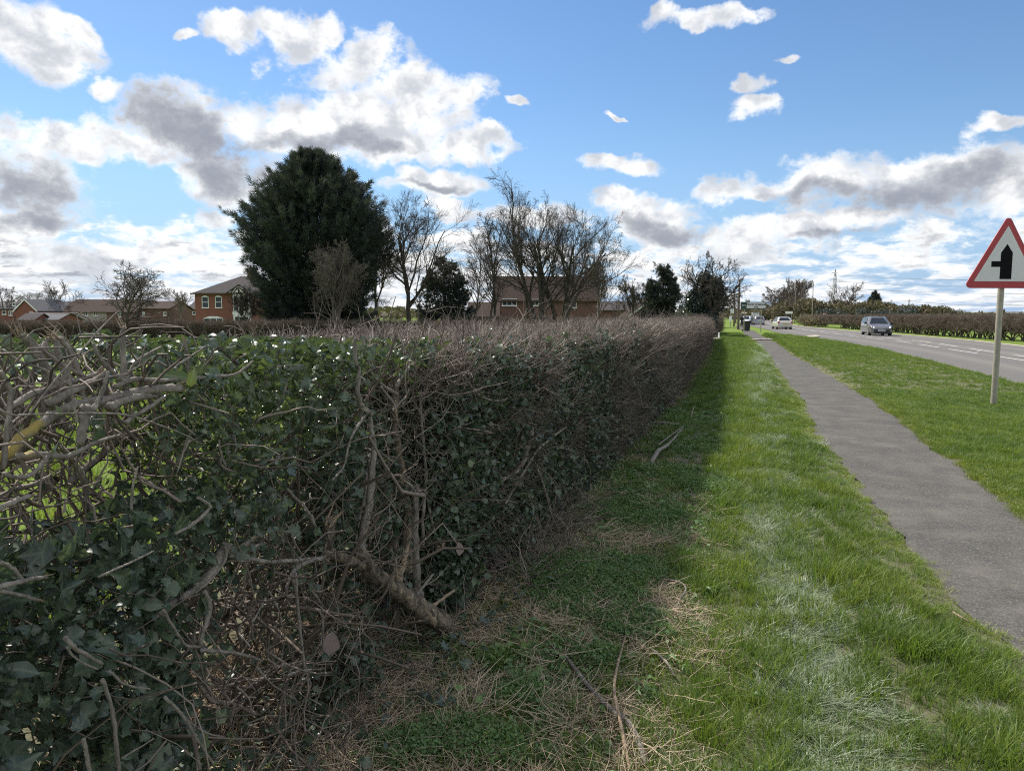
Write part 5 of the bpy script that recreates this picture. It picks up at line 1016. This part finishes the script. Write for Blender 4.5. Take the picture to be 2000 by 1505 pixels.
for (a, c, d, e_) in [(448, 573, 473, 557), (498, 573, 473, 557), (448, 573, 498, 573), (473, 573, 473, 558), (461, 573, 471, 562), (485, 573, 475, 562), (456, 573, 464, 564), (490, 573, 482, 564)]: tm.tube([(hx(a), -.97, hz_(c)), (hx(d), -.97, hz_(e_))], .09, 4)
tm.build('timber', M['timber'], gb)
MB().add([(hx(445), -1.05, hz_(574)), (hx(473), -1.05, hz_(555.5)), (hx(473), 3, hz_(555.5)), (hx(445), 3, hz_(574)), (hx(501), -1.05, hz_(574)), (hx(501), 3, hz_(574))], [(0, 1, 2, 3), (1, 4, 5, 2)]).build('bay_roof', M['slate'], h)
gable_house('brick_house', 'brick house with broad brown-tiled roof behind the bare trees', 970, 1167, 88, 586, 538, 8, 'brick2', 'tile', [(980.5, 1009.5, 583, 597, 3, 1), (1038, 1052, 584, 597, 2, 1), (1111, 1126, 586, 601, 2, 1)], 'x', .3, [(1157, 524)])
gable_house('garage', 'low brick building with pale verge boards left of the dark cypress', 1224, 1345, 78, 620, 575, 6, 'brick2', 'tile', [], 'y', .3)
gable_house('bungalow', 'grey-brown roofed bungalow glimpsed right of the brown-roofed house', 1168, 1238, 100, 606, 589, 8, 'brick2', 'slate', [])
gable_house('bungalow', 'low tiled outbuilding left of the brown-roofed house', 916, 972, 82, 618, 591, 6, 'brick2', 'tile', [])
gable_house('brick_house', 'grey-roofed brick house at the far left edge of the view', -40, 30, 112, 603, 588, 8, 'brick', 'greytile', [(4, 12, 606, 614, 1, 1), (17, 24, 607, 616, 2, 1), (24, 30, 591, 597, 1, 1)])
gable_house('brick_house', 'brick gable end of the leftmost row of houses', 29, 72, 110, 606, 585, 9, 'brick', 'greytile', [(58, 64, 608, 612, 2, 1)], 'y', .2)
gable_house('outbuilding', 'low building with lean slate roof in front of the row', 40, 112, 104, 625, 612, 6, 'brick', 'greytile', [])
gable_house('outbuilding', 'dark low roof against the brick gable', 36, 66, 102, 625, 613, 4, 'brick', 'slate', [])
gable_house('terraced_house', 'dark-roofed pale house with dormers behind the slate lean-to', 80, 128, 120, 604, 589, 8, 'render', 'slate', [(92, 98, 593, 599, 1, 1), (112, 120, 593, 599, 1, 1)])
gable_house('terraced_house', 'pale rendered terrace with long brown roof behind the hawthorn', 124, 212, 116, 609, 585, 8, 'render', 'tile', [(145, 152, 609, 617, 2, 1), (164, 171, 609, 617, 2, 1), (183, 190, 609, 617, 2, 1)])
gable_house('terraced_house', 'brick terrace end partly hidden by the hawthorn crown', 208, 262, 114, 609, 585, 8, 'brick2', 'tile', [(232, 238, 611, 619, 2, 1)])
gable_house('brick_house', 'brick house with brown roof between the hawthorn and the bay house', 272, 330, 114, 603, 588, 8, 'brick2', 'tile', [(278, 283, 609, 616, 2, 1), (319, 325, 609, 616, 2, 1)])
gable_house('bungalow', 'distant brown roof left of the bay-windowed house', 366, 386, 140, 604, 588, 8, 'brick2', 'slate', [(376, 382, 608, 614, 1, 1)])
gable_house('bungalow', 'dark house with brick chimney beyond the clipped hedge', 1392, 1409, 95, 604, 590, 6, 'brick2', 'slate', [], 'x', .1, [(1411, 584)])
gable_house('terraced_house', 'distant pale houses at the end of the road behind the direction sign', 1462, 1500, 330, 612, 600, 12, 'render', 'slate', [(1466, 1470, 606, 610, 1, 1), (1476, 1480, 606, 610, 1, 1), (1488, 1492, 606, 610, 1, 1)])
# cathedral tower far away
tw = empty('church_tower', W(1459, 616, 900)[:2] + (0,), 0, 'distant haze-tinted church tower with corner pinnacles above the direction sign', 'tower')
tz_ = W(1459, 586, 900)[2]; MB().box(-2.5, 2.5, -2.5, 2.5, 0, tz_).build('tower', M['stone'], tw)
for sx in (-2.3, 2.3):
    for sy in (-2.3, 2.3): MB().tube([(sx, sy, tz_), (sx, sy, tz_ + 2.6)], [.45, .05], 4).build('pinnacle', M['stone'], tw)
# hills
g = np.linspace(-1.4, 1.4, 160)
for k, (R_, h0, nm, c) in enumerate([(1500, 7, 'hills', (0.13, 0.13, 0.11)), (2600, 15, 'far_hills', (0.15, 0.165, 0.18))]):  # farther ridge tinted bluer, aerial haze painted into its base colour
    a = g; hh = 1.0 + h0 * (.35 + .65 * fbm(a * 5, a * 0, 2.2, 90 + k)) + h0 * .15 * rng.random(len(a)); X = R_ * np.sin(a); Yh = R_ * np.cos(a)
    V = np.concatenate([np.column_stack([X, Yh, X * 0 - 2]), np.column_stack([X * 1.02, Yh * 1.02, hh]), np.column_stack([X * 1.2, Yh * 1.2, X * 0 - 2])]); n = len(a); i = np.arange(n - 1)
    Q = np.concatenate([np.stack([i, i + 1, i + 1 + n, i + n], -1), np.stack([i + n, i + n + 1, i + 1 + 2 * n, i + 2 * n], -1)]); o = mesh_obj(nm, np_mesh(nm, V, quads=Q, mats=plain(nm, c, .95, 0, .25, .02))); o['kind'] = 'structure'
# far woodland line between houses and hills
tl = empty('woodland', (0, 0, 0)); bpy.data.objects.remove(tl)
a = rng.uniform(-.75, .75, 5000); D_ = rng.uniform(300, 420, 5000); zt = rng.random(5000) ** .8 * (2.0 + 5.0 * fbm(a * 14, a * 0, 2, 95)) * np.interp(a, [.42, .52], [1, .35]); X = D_ * np.sin(a); Yw = D_ * np.cos(a)
P = np.column_stack([X, Yw, zt]); s_ = rng.uniform(1.2, 2.6, 5000)[:, None]; A = np.column_stack([rng.normal(0, 1, 5000), rng.normal(0, .4, 5000), rng.normal(0, .3, 5000)]); A = unit(A); B = unit(np.cross(A, rng.normal(0, 1, (5000, 3)))) * .6
V = np.stack([P - A * s_, P + B * s_, P + A * s_, P - B * s_], 1).reshape(-1, 3); o = mesh_obj('far_wood', np_mesh('far_wood', V, quads=np.arange(20000).reshape(-1, 4), mats=M['brush'], attrs={'tint': np.repeat(rng.random(5000) * .8, 4)})); o['kind'] = 'stuff'; o['label'] = 'far-off brown woodland line along the horizon'; o['category'] = 'wood'

#==FURNITURE==
def rtri(w, h, r, n=6):
    """rounded triangle outline, base at z=0"""
    C = [Vector((-w / 2, 0)), Vector((w / 2, 0)), Vector((0, h))]; out = []
    for i in range(3):
        c = C[i]; a = (C[i - 1] - c).normalized(); b = (C[(i + 1) % 3] - c).normalized(); half = a.angle(b) / 2; m = (a + b).normalized(); o_ = c + m * (r / math.sin(half)); na = c + a * (r / math.tan(half)); nb_ = c + b * (r / math.tan(half))
        a0 = math.atan2(*(na - o_).yx); a1 = math.atan2(*(nb_ - o_).yx); d = (a1 - a0 + math.pi) % (2 * math.pi) - math.pi
        out += [(o_.x + r * math.cos(a0 + d * k / n), o_.y + r * math.sin(a0 + d * k / n)) for k in range(n + 1)]
    return out
bx_, by_, _ = GP(1940, 795); ws = empty('warning_sign', (bx_, by_, 0), rad(5), 'red-bordered triangular side-road warning sign on grey post beside the footpath', 'sign')
zb = W(1959, 563, by_)[2]
MB().tube([(0, 0, -.1), (0, 0, 1.0), (0, 0, zb + .95)], .049, 20).build('post', M['galv'], ws, smooth=False)
MB().prism([(x, z + zb) for x, z in rtri(1.49, 1.25, .07)], -.075, -.06).build('sign_plate', M['signred'], ws)
sp = ws.children[-1]
MB().prism([(x, z + zb + .115) for x, z in rtri(1.14, .94, .012)], -.079, -.0752).build('white_panel', M['signwhite'], sp)
MB().prism([(-.105 + .0, zb + .155), (.105, zb + .155), (.105, zb + .60), (0, zb + .745), (-.105, zb + .60)][::-1], -.083, -.0792).build('symbol', M['signblack'], sp)
MB().prism([(-.27, zb + .36), (-.107, zb + .36), (-.107, zb + .455), (-.27, zb + .455)][::-1], -.083, -.0792).build('symbol', M['signblack'], sp)
for z in (zb + .2, zb + .72): MB().box(-.16, .16, -.058, .055, z - .02, z + .02).build('clamp', M['galv'], ws)
# direction sign
a = GP(1453, 648); b = GP(1486, 648); Yd = 70.5; xl = W(1447, 600, Yd)[0]; xr = W(1496, 600, Yd)[0]; zt = W(1470, 589.6, Yd)[2]; zb2 = W(1470, 603, Yd)[2]; w = xr - xl; hh = zt - zb2
ds = empty('direction_sign', (xl, Yd, 0), 0, 'green and white direction sign on two posts reading North Greetwell only', 'sign')
for x in (a[0] - xl, b[0] - xl): MB().tube([(x, .06, -.05), (x, .06, zt - .05)], .045, 12).build('post', M['galv'], ds)
pn = MB().box(0, w, -.03, .0, zb2, zt).build('sign_panel', M['signgreen'], ds, .01); MB().box(w * .225, w - .05, -.036, -.031, zb2 + .05, zt - .05).build('white_panel', M['signwhite'], pn)
zc = (zb2 + zt) / 2
MB().prism([(.08, zc), (.19, zc + .10), (.24, zc + .10), (.175, zc + .03), (w * .205, zc + .03), (w * .205, zc - .03), (.175, zc - .03), (.24, zc - .10), (.19, zc - .10)], -.036, -.031).build('arrow', M['signwhite'], pn)
def text(s_, x, y, z, size, mat, parent, align='CENTER'):
    c = bpy.data.curves.new('lettering', 'FONT'); c.body = s_; c.size = size; c.align_x = align; c.align_y = 'CENTER'; c.extrude = .002; c.offset = .006; c.materials.append(M[mat])
    o = bpy.data.objects.new('lettering', c); o.location = (x, y, z); o.rotation_euler = (math.pi / 2, 0, 0); link(o, parent); bpy.context.view_layer.update(); me = bpy.data.meshes.new_from_object(o.evaluated_get(bpy.context.evaluated_depsgraph_get())); q = bpy.data.objects.new('lettering', me); q.location = o.location; q.rotation_euler = o.rotation_euler; bpy.data.objects.remove(o); q.name = 'lettering'; link(q, parent); return q
text('North Greetwell', w * .605, -.040, zc + .10, .27, 'signblack', pn); text('only', w * .605, -.040, zc - .14, .24, 'signblack', pn)
# bin, marker, poles, lamps
bx, by, _ = GP(1457.5, 647)
bn = empty('wheelie_bin', (bx, by, 0), rad(8), 'black wheelie bin standing on the footpath under the direction sign', 'bin')
MB().add([(-.24, -.26, .06), (.24, -.26, .06), (.24, .26, .06), (-.24, .26, .06), (-.30, -.34, .98), (.30, -.34, .98), (.30, .34, .98), (-.30, .34, .98)], [(0, 3, 2, 1), (4, 5, 6, 7), (0, 1, 5, 4), (1, 2, 6, 5), (2, 3, 7, 6), (3, 0, 4, 7)]).build('body', M['black'], bn, .03)
MB().prism([(-.33, .98), (.33, .98), (.30, 1.06), (-.30, 1.06)], -.38, .36).build('lid', M['black'], bn, .02)
for x in (-.27, .27): MB().disc((x, .30, .10), .10, .05, 'x').build('wheel', M['tyre'], bn)
MB().tube([(-.25, .40, .96), (.25, .40, .96)], .02, 8).build('handle', M['black'], bn)
mx, my, _ = GP(1404, 662); mp_ = empty('marker_post', (mx, my, 0), .1, 'short white marker post in the grass by the hedge end', 'post'); MB().prism([(-.05, 0), (.05, 0), (.05, .42), (0, .45), (-.05, .42)], -.035, .035).build('post', M['white'], mp_); MB().box(-.052, .052, -.038, .038, .30, .36).build('band', M['grey'], mp_)
def pole(px, Y, top, r, label, arms=True):
    x, y, _ = W(px, 616, Y); z = W(px, top, Y)[2]; e = empty('utility_pole', (x, y, 0), 0, label, 'pole'); MB().tube([(0, 0, -.1), (.0, 0, z)], [r, r * .7], 10).build('shaft', M['pole'], e)
    if arms: MB().box(-.35, .35, -.05, .05, z - .35, z - .27).build('crossarm', M['pole'], e)
    return (x, y, z)
pA = pole(1442.5, 84, 546, .14, 'tall wooden utility pole beside the path, nearer of two', False); pB = pole(1434, 105, 560, .13, 'dark wooden utility pole just left of the tall nearer one', False)
pole(1509, 250, 584, .2, 'distant wooden pole by the road bend'); pole(1774, 200, 585, .16, 'thin pole rising from scrub in the right-hand fields')
pole(1476, 300, 592, .16, 'very distant pole behind the direction sign', False)
def post_sign(): 
    x, y, _ = W(1427, 616, 92); e = empty('bus_stop', (x, y, 0), 0, 'white bus stop flag and timetable on a thin post left of the poles', 'sign'); z = W(1427, 603, 92)[2]; MB().tube([(0, 0, 0), (0, 0, z)], .04, 8).build('post', M['grey'], e); MB().box(-.05, .40, -.02, .02, z - .55, z).build('flag', M['white'], e); MB().box(-.18, .18, -.05, -.02, .9, 1.5).build('timetable', M['white'], e)
post_sign()
def lamp(px, Y, top, label):
    x, y, _ = W(px, 616, Y); z = W(px, top, Y)[2]; e = empty('street_lamp', (x, y, 0), 0, label, 'street lamp', 'street lamps on the far side of the road')
    MB().tube([(0, 0, 0), (0, 0, 1.5), (0, 0, z)], [.09, .06, .05], 10).build('column', M['galv'], e); MB().tube([(0, 0, z - .02), (-.5, 0, z + .06), (-.9, 0, z + .08)], .03, 6).build('arm', M['galv'], e); MB().box(-1.5, -.85, -.12, .12, z + .02, z + .14).build('lamp_head', M['grey'], e, .03)
lamp(1586, 107, 552, 'tallest street lamp, left of the pylon'); lamp(1552, 150, 568, 'middle street lamp beside the white place sign'); lamp(1533, 190, 575, 'farthest of the three street lamps on the right of the road')
x, y, _ = W(1610, 616, 110); rs = empty('speed_limit_sign', (x, y, 0), -.2, 'small round speed sign on a post in front of the roadside hedge', 'sign'); MB().tube([(0, .04, 0), (0, .04, 1.9)], .035, 8).build('post', M['grey'], rs); MB().disc((0, 0, 1.75), .30, .02).build('sign_plate', M['signred'], rs); MB().disc((0, -.012, 1.75), .22, .02).build('white_disc', M['signwhite'], rs); MB().box(-.10, .10, -.03, -.024, 1.72, 1.79).build('symbol', M['signblack'], rs)
x0 = W(1534, 616, 130)[0]; x1 = W(1548, 616, 130)[0]; z0, z1 = W(1540, 612.5, 130)[2], W(1540, 608, 130)[2]; psn = empty('place_sign', (x0, 130, 0), 0, 'small white place-name board on two posts at the far roadside', 'sign'); MB().box(0, x1 - x0, -.03, 0, z0, z1).build('board', M['white'], psn)
for x in (.15, x1 - x0 - .15): MB().tube([(x, .04, 0), (x, .04, z1)], .04, 8).build('post', M['grey'], psn)
# pylon
def pylon():
    Y = 620.0; x, y, _ = W(1628, 616, Y); H_ = W(1628, 526, Y)[2]; e = empty('pylon', (x, y, 0), .5, 'grey lattice electricity pylon on the skyline', 'pylon'); b = MB(); hw = lambda z: np.interp(z, [0, H_ * .55, H_ * .8, H_], [3.6, 1.25, .9, .15]); lv = np.linspace(0, H_, 13)
    for sx in (-1, 1):
        for sy in (-1, 1): b.tube([(sx * hw(z), sy * hw(z), z) for z in lv], .14, 4)
    for k in range(12):
        a, c = lv[k], lv[k + 1]
        for sy in (-1, 1): b.tube([(-hw(a), sy * hw(a), a), (hw(c), sy * hw(c), c)], .09, 3); b.tube([(hw(a), sy * hw(a), a), (-hw(c), sy * hw(c), c)], .09, 3)
        for sx in (-1, 1): b.tube([(sx * hw(a), -hw(a), a), (sx * hw(c), hw(c), c)], .09, 3)
    b.build('lattice', M['grey'], e); arms = []
    for f, L_ in ((.66, 5.2), (.79, 6.2), (.92, 4.6)):
        z = H_ * f; MB().tube([(-L_, 0, z), (0, 0, z + .9), (L_, 0, z), (0, 0, z), (-L_, 0, z)], .12, 4).build('crossarm', M['grey'], e)
        for s_ in (-1, 1): MB().tube([(s_ * L_, 0, z), (s_ * L_, 0, z - 1.6)], .12, 5).build('insulator', M['grey'], e); arms.append((s_ * L_, z - 1.6))
    ca, sa = math.cos(.5), math.sin(.5)
    for k, (L_, z) in enumerate(arms):
        p0 = Vector((x + L_ * ca, y + L_ * sa, z)); p1 = Vector((x + 330 + L_ * ca, y - 90 + L_ * sa, z + 1)); pts = [p0.lerp(p1, u) - Vector((0, 0, 4 * 7 * u * (1 - u))) for u in np.linspace(0, 1, 14)]
        m_ = MB().tube([q - p0 for q in pts], .07, 4).build('power_line', M['grey'], None, loc=p0); tag(m_, 'overhead power line running right from the pylon, %s' % ['left side lowest', 'right side lowest', 'left side middle', 'right side middle', 'left side top', 'right side top'][k], 'cable', 'power lines from the pylon')
pylon()
def wire(p0, p1, sag, r, label):
    p0, p1 = Vector(p0), Vector(p1); pts = [p0.lerp(p1, u) - Vector((0, 0, 4 * sag * u * (1 - u))) - p0 for u in np.linspace(0, 1, 14)]; o = MB().tube(pts, r, 4).build('overhead_wire', M['black'], None, loc=p0); tag(o, label, 'cable')
wire((pA[0], pA[1], pA[2] - .3), (pA[0] - 14, pA[1] - 5, 4.4), .4, .012, 'thin wire from the nearer utility pole towards the houses')
wire((pA[0], pA[1], pA[2] - .2), (pB[0], pB[1], pB[2] - .2), .3, .014, 'thin wire between the two utility poles')
wire(W(1509, 587, 250), W(1774, 587, 200), 1.2, .035, 'long overhead wire crossing behind the far trees'); wire(W(1774, 587, 200), W(2060, 590, 170), 1.0, .03, 'overhead wire over the right-hand fields')

# ---- cars
def car(name, loc, yaw, paint, label, kind='hatch', L=4.0, Wd=1.70, H=1.50, lit=False, van=False):
    e = empty(name, loc, yaw, label, 'van' if van else 'car'); b = MB()
    if kind == 'hatch': st = [(-.5, .30, .55, .60), (-.488, .34, .72, .62), (-.46, .62, .86, .80), (-.43, .63, .95, .84), (-.33, .64, .965, .90), (-.15, .97, .97, .98), (.0, .985, .97, 1.0), (.15, .97, .96, 1.0), (.27, .92, .96, 1.0), (.40, .62, .95, 1.0), (.455, .60, .93, .98), (.5, .45, .88, .90)]
    P_ = {'hatch': [(.5, .42, .40, .74), (.485, .46, .45, .84), (.44, .51, .50, .94), (.34, .565, .55, .98), (.225, .615, .60, 1.0), (.08, .90, .62, 1.0), (.0, .975, .64, 1.0), (-.15, 1.0, .645, 1.0), (-.30, .985, .65, 1.0), (-.41, .93, .655, .985), (-.475, .66, .64, .95), (-.5, .50, .48, .90)],
          'saloon': [(.5, .40, .38, .78), (.485, .47, .45, .86), (.42, .56, .54, .96), (.30, .60, .59, .99), (.20, .64, .62, 1.0), (.06, .93, .63, 1.0), (-.05, .99, .64, 1.0), (-.18, .99, .64, 1.0), (-.29, .93, .64, 1.0), (-.40, .68, .66, .98), (-.485, .655, .63, .94), (-.5, .50, .48, .90)],
          'van': [(.5, .30, .28, .84), (.485, .36, .34, .92), (.44, .44, .42, .98), (.36, .50, .48, 1.0), (.30, .80, .52, 1.0), (.24, .95, .54, 1.0), (.0, 1.0, .55, 1.0), (-.2, 1.0, .55, 1.0), (-.35, 1.0, .55, 1.0), (-.45, .995, .55, 1.0), (-.49, .97, .55, .99), (-.5, .90, .52, .97)]}[kind]
    rings = []
    for (xf, zt, zb_, wf) in P_:
        x = xf * L; hw = Wd / 2 * wf; zt_, zb__ = zt * H, min(zb_, zt - .015) * H; cab = max(0, (zt - zb_)) ; tw_ = hw * (1 - .80 * cab) if kind != 'van' else hw * (1 - .12 * cab)
        rings.append([(x, hw * .90, .20), (x, hw, .32), (x, hw * 1.0, zb__ * .72), (x, hw * .975, zb__), (x, tw_ + (hw * .975 - tw_) * .12, zt_ - .07 * cab * H * .6), (x, tw_ * (.86 - .16 * min(1, cab / .3) * (kind != 'van')), zt_ - .006), (x, 0, zt_ + .012)])
    n = 13; vs = []
    for rg in rings: vs += rg + [(p_[0], -p_[1], p_[2]) for p_ in rg[-2::-1]]
    fs = [(i * n + k, i * n + k + 1, (i + 1) * n + k + 1, (i + 1) * n + k) for i in range(len(rings) - 1) for k in range(n - 1)] + [tuple(range(n - 1, -1, -1)), tuple(range((len(rings) - 1) * n, len(rings) * n))] + [(i * n, (i + 1) * n, (i + 1) * n + n - 1, i * n + n - 1) for i in range(len(rings) - 1)]
    body = b.add(vs, fs).build('body', paint, e, smooth=True)
    def patch(nm, i0, i1, k0, k1, mat, parent=e, off=.012, sh=.06):
        q = []; 
        A = np.array([rings[i0][k0], rings[i1][k0], rings[i1][k1], rings[i0][k1]]); c = A.mean(0); nn = np.cross(A[2] - A[0], A[3] - A[1]); nn = nn / np.linalg.norm(nn)
        if nn[1] < 0 and abs(nn[1]) > .3: nn = -nn
        return A, c, nn
    # glazing: side windows, windscreen, rear screen
    def glass(quads, nm):
        g = MB()
        for A in quads:
            A = np.array(A); c = A.mean(0); A = c + (A - c) * .95; nn = np.cross(A[1] - A[0], A[2] - A[0]); nn /= np.linalg.norm(nn); ctr = np.array([0, 0, .8 * H * .6])
            if np.dot(nn, c - ctr) < 0: nn = -nn
            g.add(np.concatenate([A + nn * .012, A + nn * .034]), [(4, 5, 6, 7), (0, 3, 2, 1), (0, 1, 5, 4), (1, 2, 6, 5), (2, 3, 7, 6), (3, 0, 4, 7)])
        g.build(nm, M['glass'], e)
    fl = lambda p_: (p_[0], -p_[1], p_[2])
    i_ws = (4, 6) if kind != 'van' else (3, 5); i_rs = (9, 10) if kind == 'hatch' else (8, 9) if kind == 'saloon' else (10, 11)
    top = lambda i: rings[i][5]; bot = lambda i: rings[i][4]
    for nm, (a, c) in (('windscreen', i_ws), ('rear_window', i_rs)):
        glass([[(rings[a][5][0], rings[a][5][1] * .98, rings[a][5][2]), fl((rings[a][5][0], rings[a][5][1] * .98, rings[a][5][2])), fl(rings[a + 1][5]), rings[a + 1][5]]] + ([[rings[a + 1][5], fl(rings[a + 1][5]), fl(rings[c][5]), rings[c][5]]] if c > a + 1 else []), nm)
    for sgn in (1, -1):
        rngs = (5, 9) if kind != 'van' else (4, 6)
        g = []
        for i in range(rngs[0], rngs[1]):
            A = [rings[i][3], rings[i + 1][3], rings[i + 1][4], rings[i][4]]; g.append(A if sgn > 0 else [fl(p_) for p_ in A])
        glass(g, 'side_window')
    def bx(nm, x0, x1, y0, y1, z0, z1, mat, bev=.01): return MB().box(x0, x1, y0, y1, z0, z1).build(nm, M[mat] if isinstance(mat, str) else mat, e, bev)
    xf, xr = L / 2, -L / 2; zl = rings[2][3][2]
    for sgn in (1, -1):
        hl = MB().add([(xf * .93, sgn * Wd * .30, zl - .20), (xf * .985, sgn * Wd * .24, zl - .15), (xf * .90, sgn * Wd * .47, zl - .16), (xf * .95, sgn * Wd * .26, zl - .02), (xf * .82, sgn * Wd * .49, zl + .02)], [(0, 1, 3), (0, 2, 4), (0, 3, 4), (0, 1, 2)]).build('headlight', M['glass'], e)
        if lit: MB().disc((xf * .985, sgn * Wd * .34, zl - .09), .048, .03, 'x', 12).build('lamp', M['headlit'], hl)
        bx('tail_light', xr * 1.01, xr * .93, min(sgn * Wd * .36, sgn * Wd * .47), max(sgn * Wd * .36, sgn * Wd * .47), H * .50, H * .63 if kind != 'van' else H * .6, 'tail')
        MB().box(-.06, .06, -.10, .10, -.07, .07).build('mirror', M['black'], e, .02, loc=(L * .20, sgn * (Wd * .5 + .10), H * .66))
        for xx in (L * .31, -L * .30):
            w_ = MB().disc((0, 0, 0), .31, .20, 'y', 24).build('wheel', M['tyre'], e, .02, loc=(xx, sgn * (Wd / 2 - .11), .31)); MB().disc((0, sgn * .095, 0), .20, .03, 'y', 16).build('rim', M['rim'], w_)
    bx('grille', xf * .985, xf * 1.008, -Wd * .34, Wd * .34, .24, .50, 'black', .05); bx('number_plate', xf * 1.009, xf * 1.016, -.26, .26, .36, .47, 'white', .004); bx('badge', xf * .99, xf * 1.012, -.09, .09, .56, .61, 'rim', .01)
    bx('number_plate', xr * 1.016, xr * 1.003, -.26, .26, .62 if kind != 'van' else .5, .73 if kind != 'van' else .61, plain('yellow_plate', (.6, .5, .1), .5), .004)
    bx('bumper', xr * 1.012, xr * .97, -Wd * .45, Wd * .45, .28, .48, paint, .03); bx('underside', xr * .9, xf * .9, -Wd * .42, Wd * .42, .14, .22, 'black')
    for y_ in np.linspace(-.19, .19, 7): MB().box(xf * 1.0161, xf * 1.0175, y_ - .018, y_ + .018, .385, .445).build('plate_mark', M['signblack'], e)
    return e
def at(px, py): return GP(px, py)
cx_, cy_, _ = at(1706, 655.5); rdir = math.atan2(UC, US)
car('parked_car'.replace('parked_', 'oncoming_'), (cx_ + .95, cy_ + 1.5, 0), rdir + math.pi + rad(-3) + rad(6), M['cargrey'], 'dark metallic grey hatchback driving towards the camera with headlights lit', 'hatch', 3.95, 1.72, 1.51, True)
cx_, cy_, _ = at(1534, 643); car('saloon_car', (cx_ + .3, cy_ + 2, 0), rdir + rad(8), M['carcream'], 'cream-white saloon car driving away on the left lane', 'saloon', 4.4, 1.74, 1.45)
cx_, cy_, _ = at(1490, 634.5); car('hatchback_car', (cx_, cy_ + 2, 0), rdir + rad(3), M['carsilver'], 'silver-blue hatchback driving away ahead of the cream car', 'hatch', 4.0, 1.7, 1.5)
cx_, cy_, _ = at(1475, 626.5); car('van', (cx_, cy_, 0), rdir, M['carcream'], 'distant large cream van driving away down the road', 'van', 5.6, 2.2, 2.5, van=True)
cx_, cy_, _ = at(1458, 634); car('parked_car', (cx_, cy_, 0), rdir + rad(170), M['carwhite'], 'white car beyond the wheelie bin at the roadside', 'hatch', 4.0, 1.7, 1.5)
cx_, cy_, _ = at(1461, 624.5); car('distant_car', (cx_, cy_, 0), rdir + math.pi, M['carwhite'], 'tiny white car farthest down the road left of the van', 'hatch', 4.2, 1.8, 1.5)
# pedestrian
def person(loc, label):
    e = empty('person', loc, 0, label, 'person'); vs = [(0, 0, .88), (0, .0, 1.10), (0, -.02, 1.32), (0, -.03, 1.42), (0, -.05, 1.55), (-.16, 0, 1.32), (-.22, .02, 1.08), (-.18, -.10, .88), (.16, 0, 1.32), (.22, .02, 1.08), (.18, -.10, .88), (-.09, 0, .84), (-.10, -.06, .46), (-.10, .06, .07), (-.10, -.08, .03), (.09, 0, .84), (.10, .12, .47), (.10, .24, .09), (.10, .12, .03)]
    es = [(0, 1), (1, 2), (2, 3), (3, 4), (2, 5), (5, 6), (6, 7), (2, 8), (8, 9), (9, 10), (0, 11), (11, 12), (12, 13), (13, 14), (0, 15), (15, 16), (16, 17), (17, 18)]
    rs_ = [.16, .15, .17, .06, .10, .08, .055, .04, .08, .055, .04, .10, .07, .05, .045, .10, .07, .05, .045]
    me = bpy.data.meshes.new('body'); me.from_pydata(vs, es, []); me.materials.append(plain('dark_clothes', (.02, .02, .025), .8)); o = mesh_obj('body', me, e); sk = o.modifiers.new('s', 'SKIN'); sk.use_smooth_shade = True
    for i, r_ in enumerate(rs_): me.skin_vertices[0].data[i].radius = (r_, r_)
    me.skin_vertices[0].data[0].use_root = True; o.modifiers.new('sub', 'SUBSURF').levels = 1
    hd = MB(); [hd.tube([(0, -.05, 1.47 + .012), (0, -.05, 1.52), (0, -.05, 1.60), (0, -.05, 1.66), (0, -.05, 1.69)], [.05, .09, .105, .08, .02], 10)]; hd.build('hair', M['black'], e, smooth=True)
person(GP(1448.5, 638.5), 'pedestrian in dark clothes walking on the footpath beside the bin')
#==END==
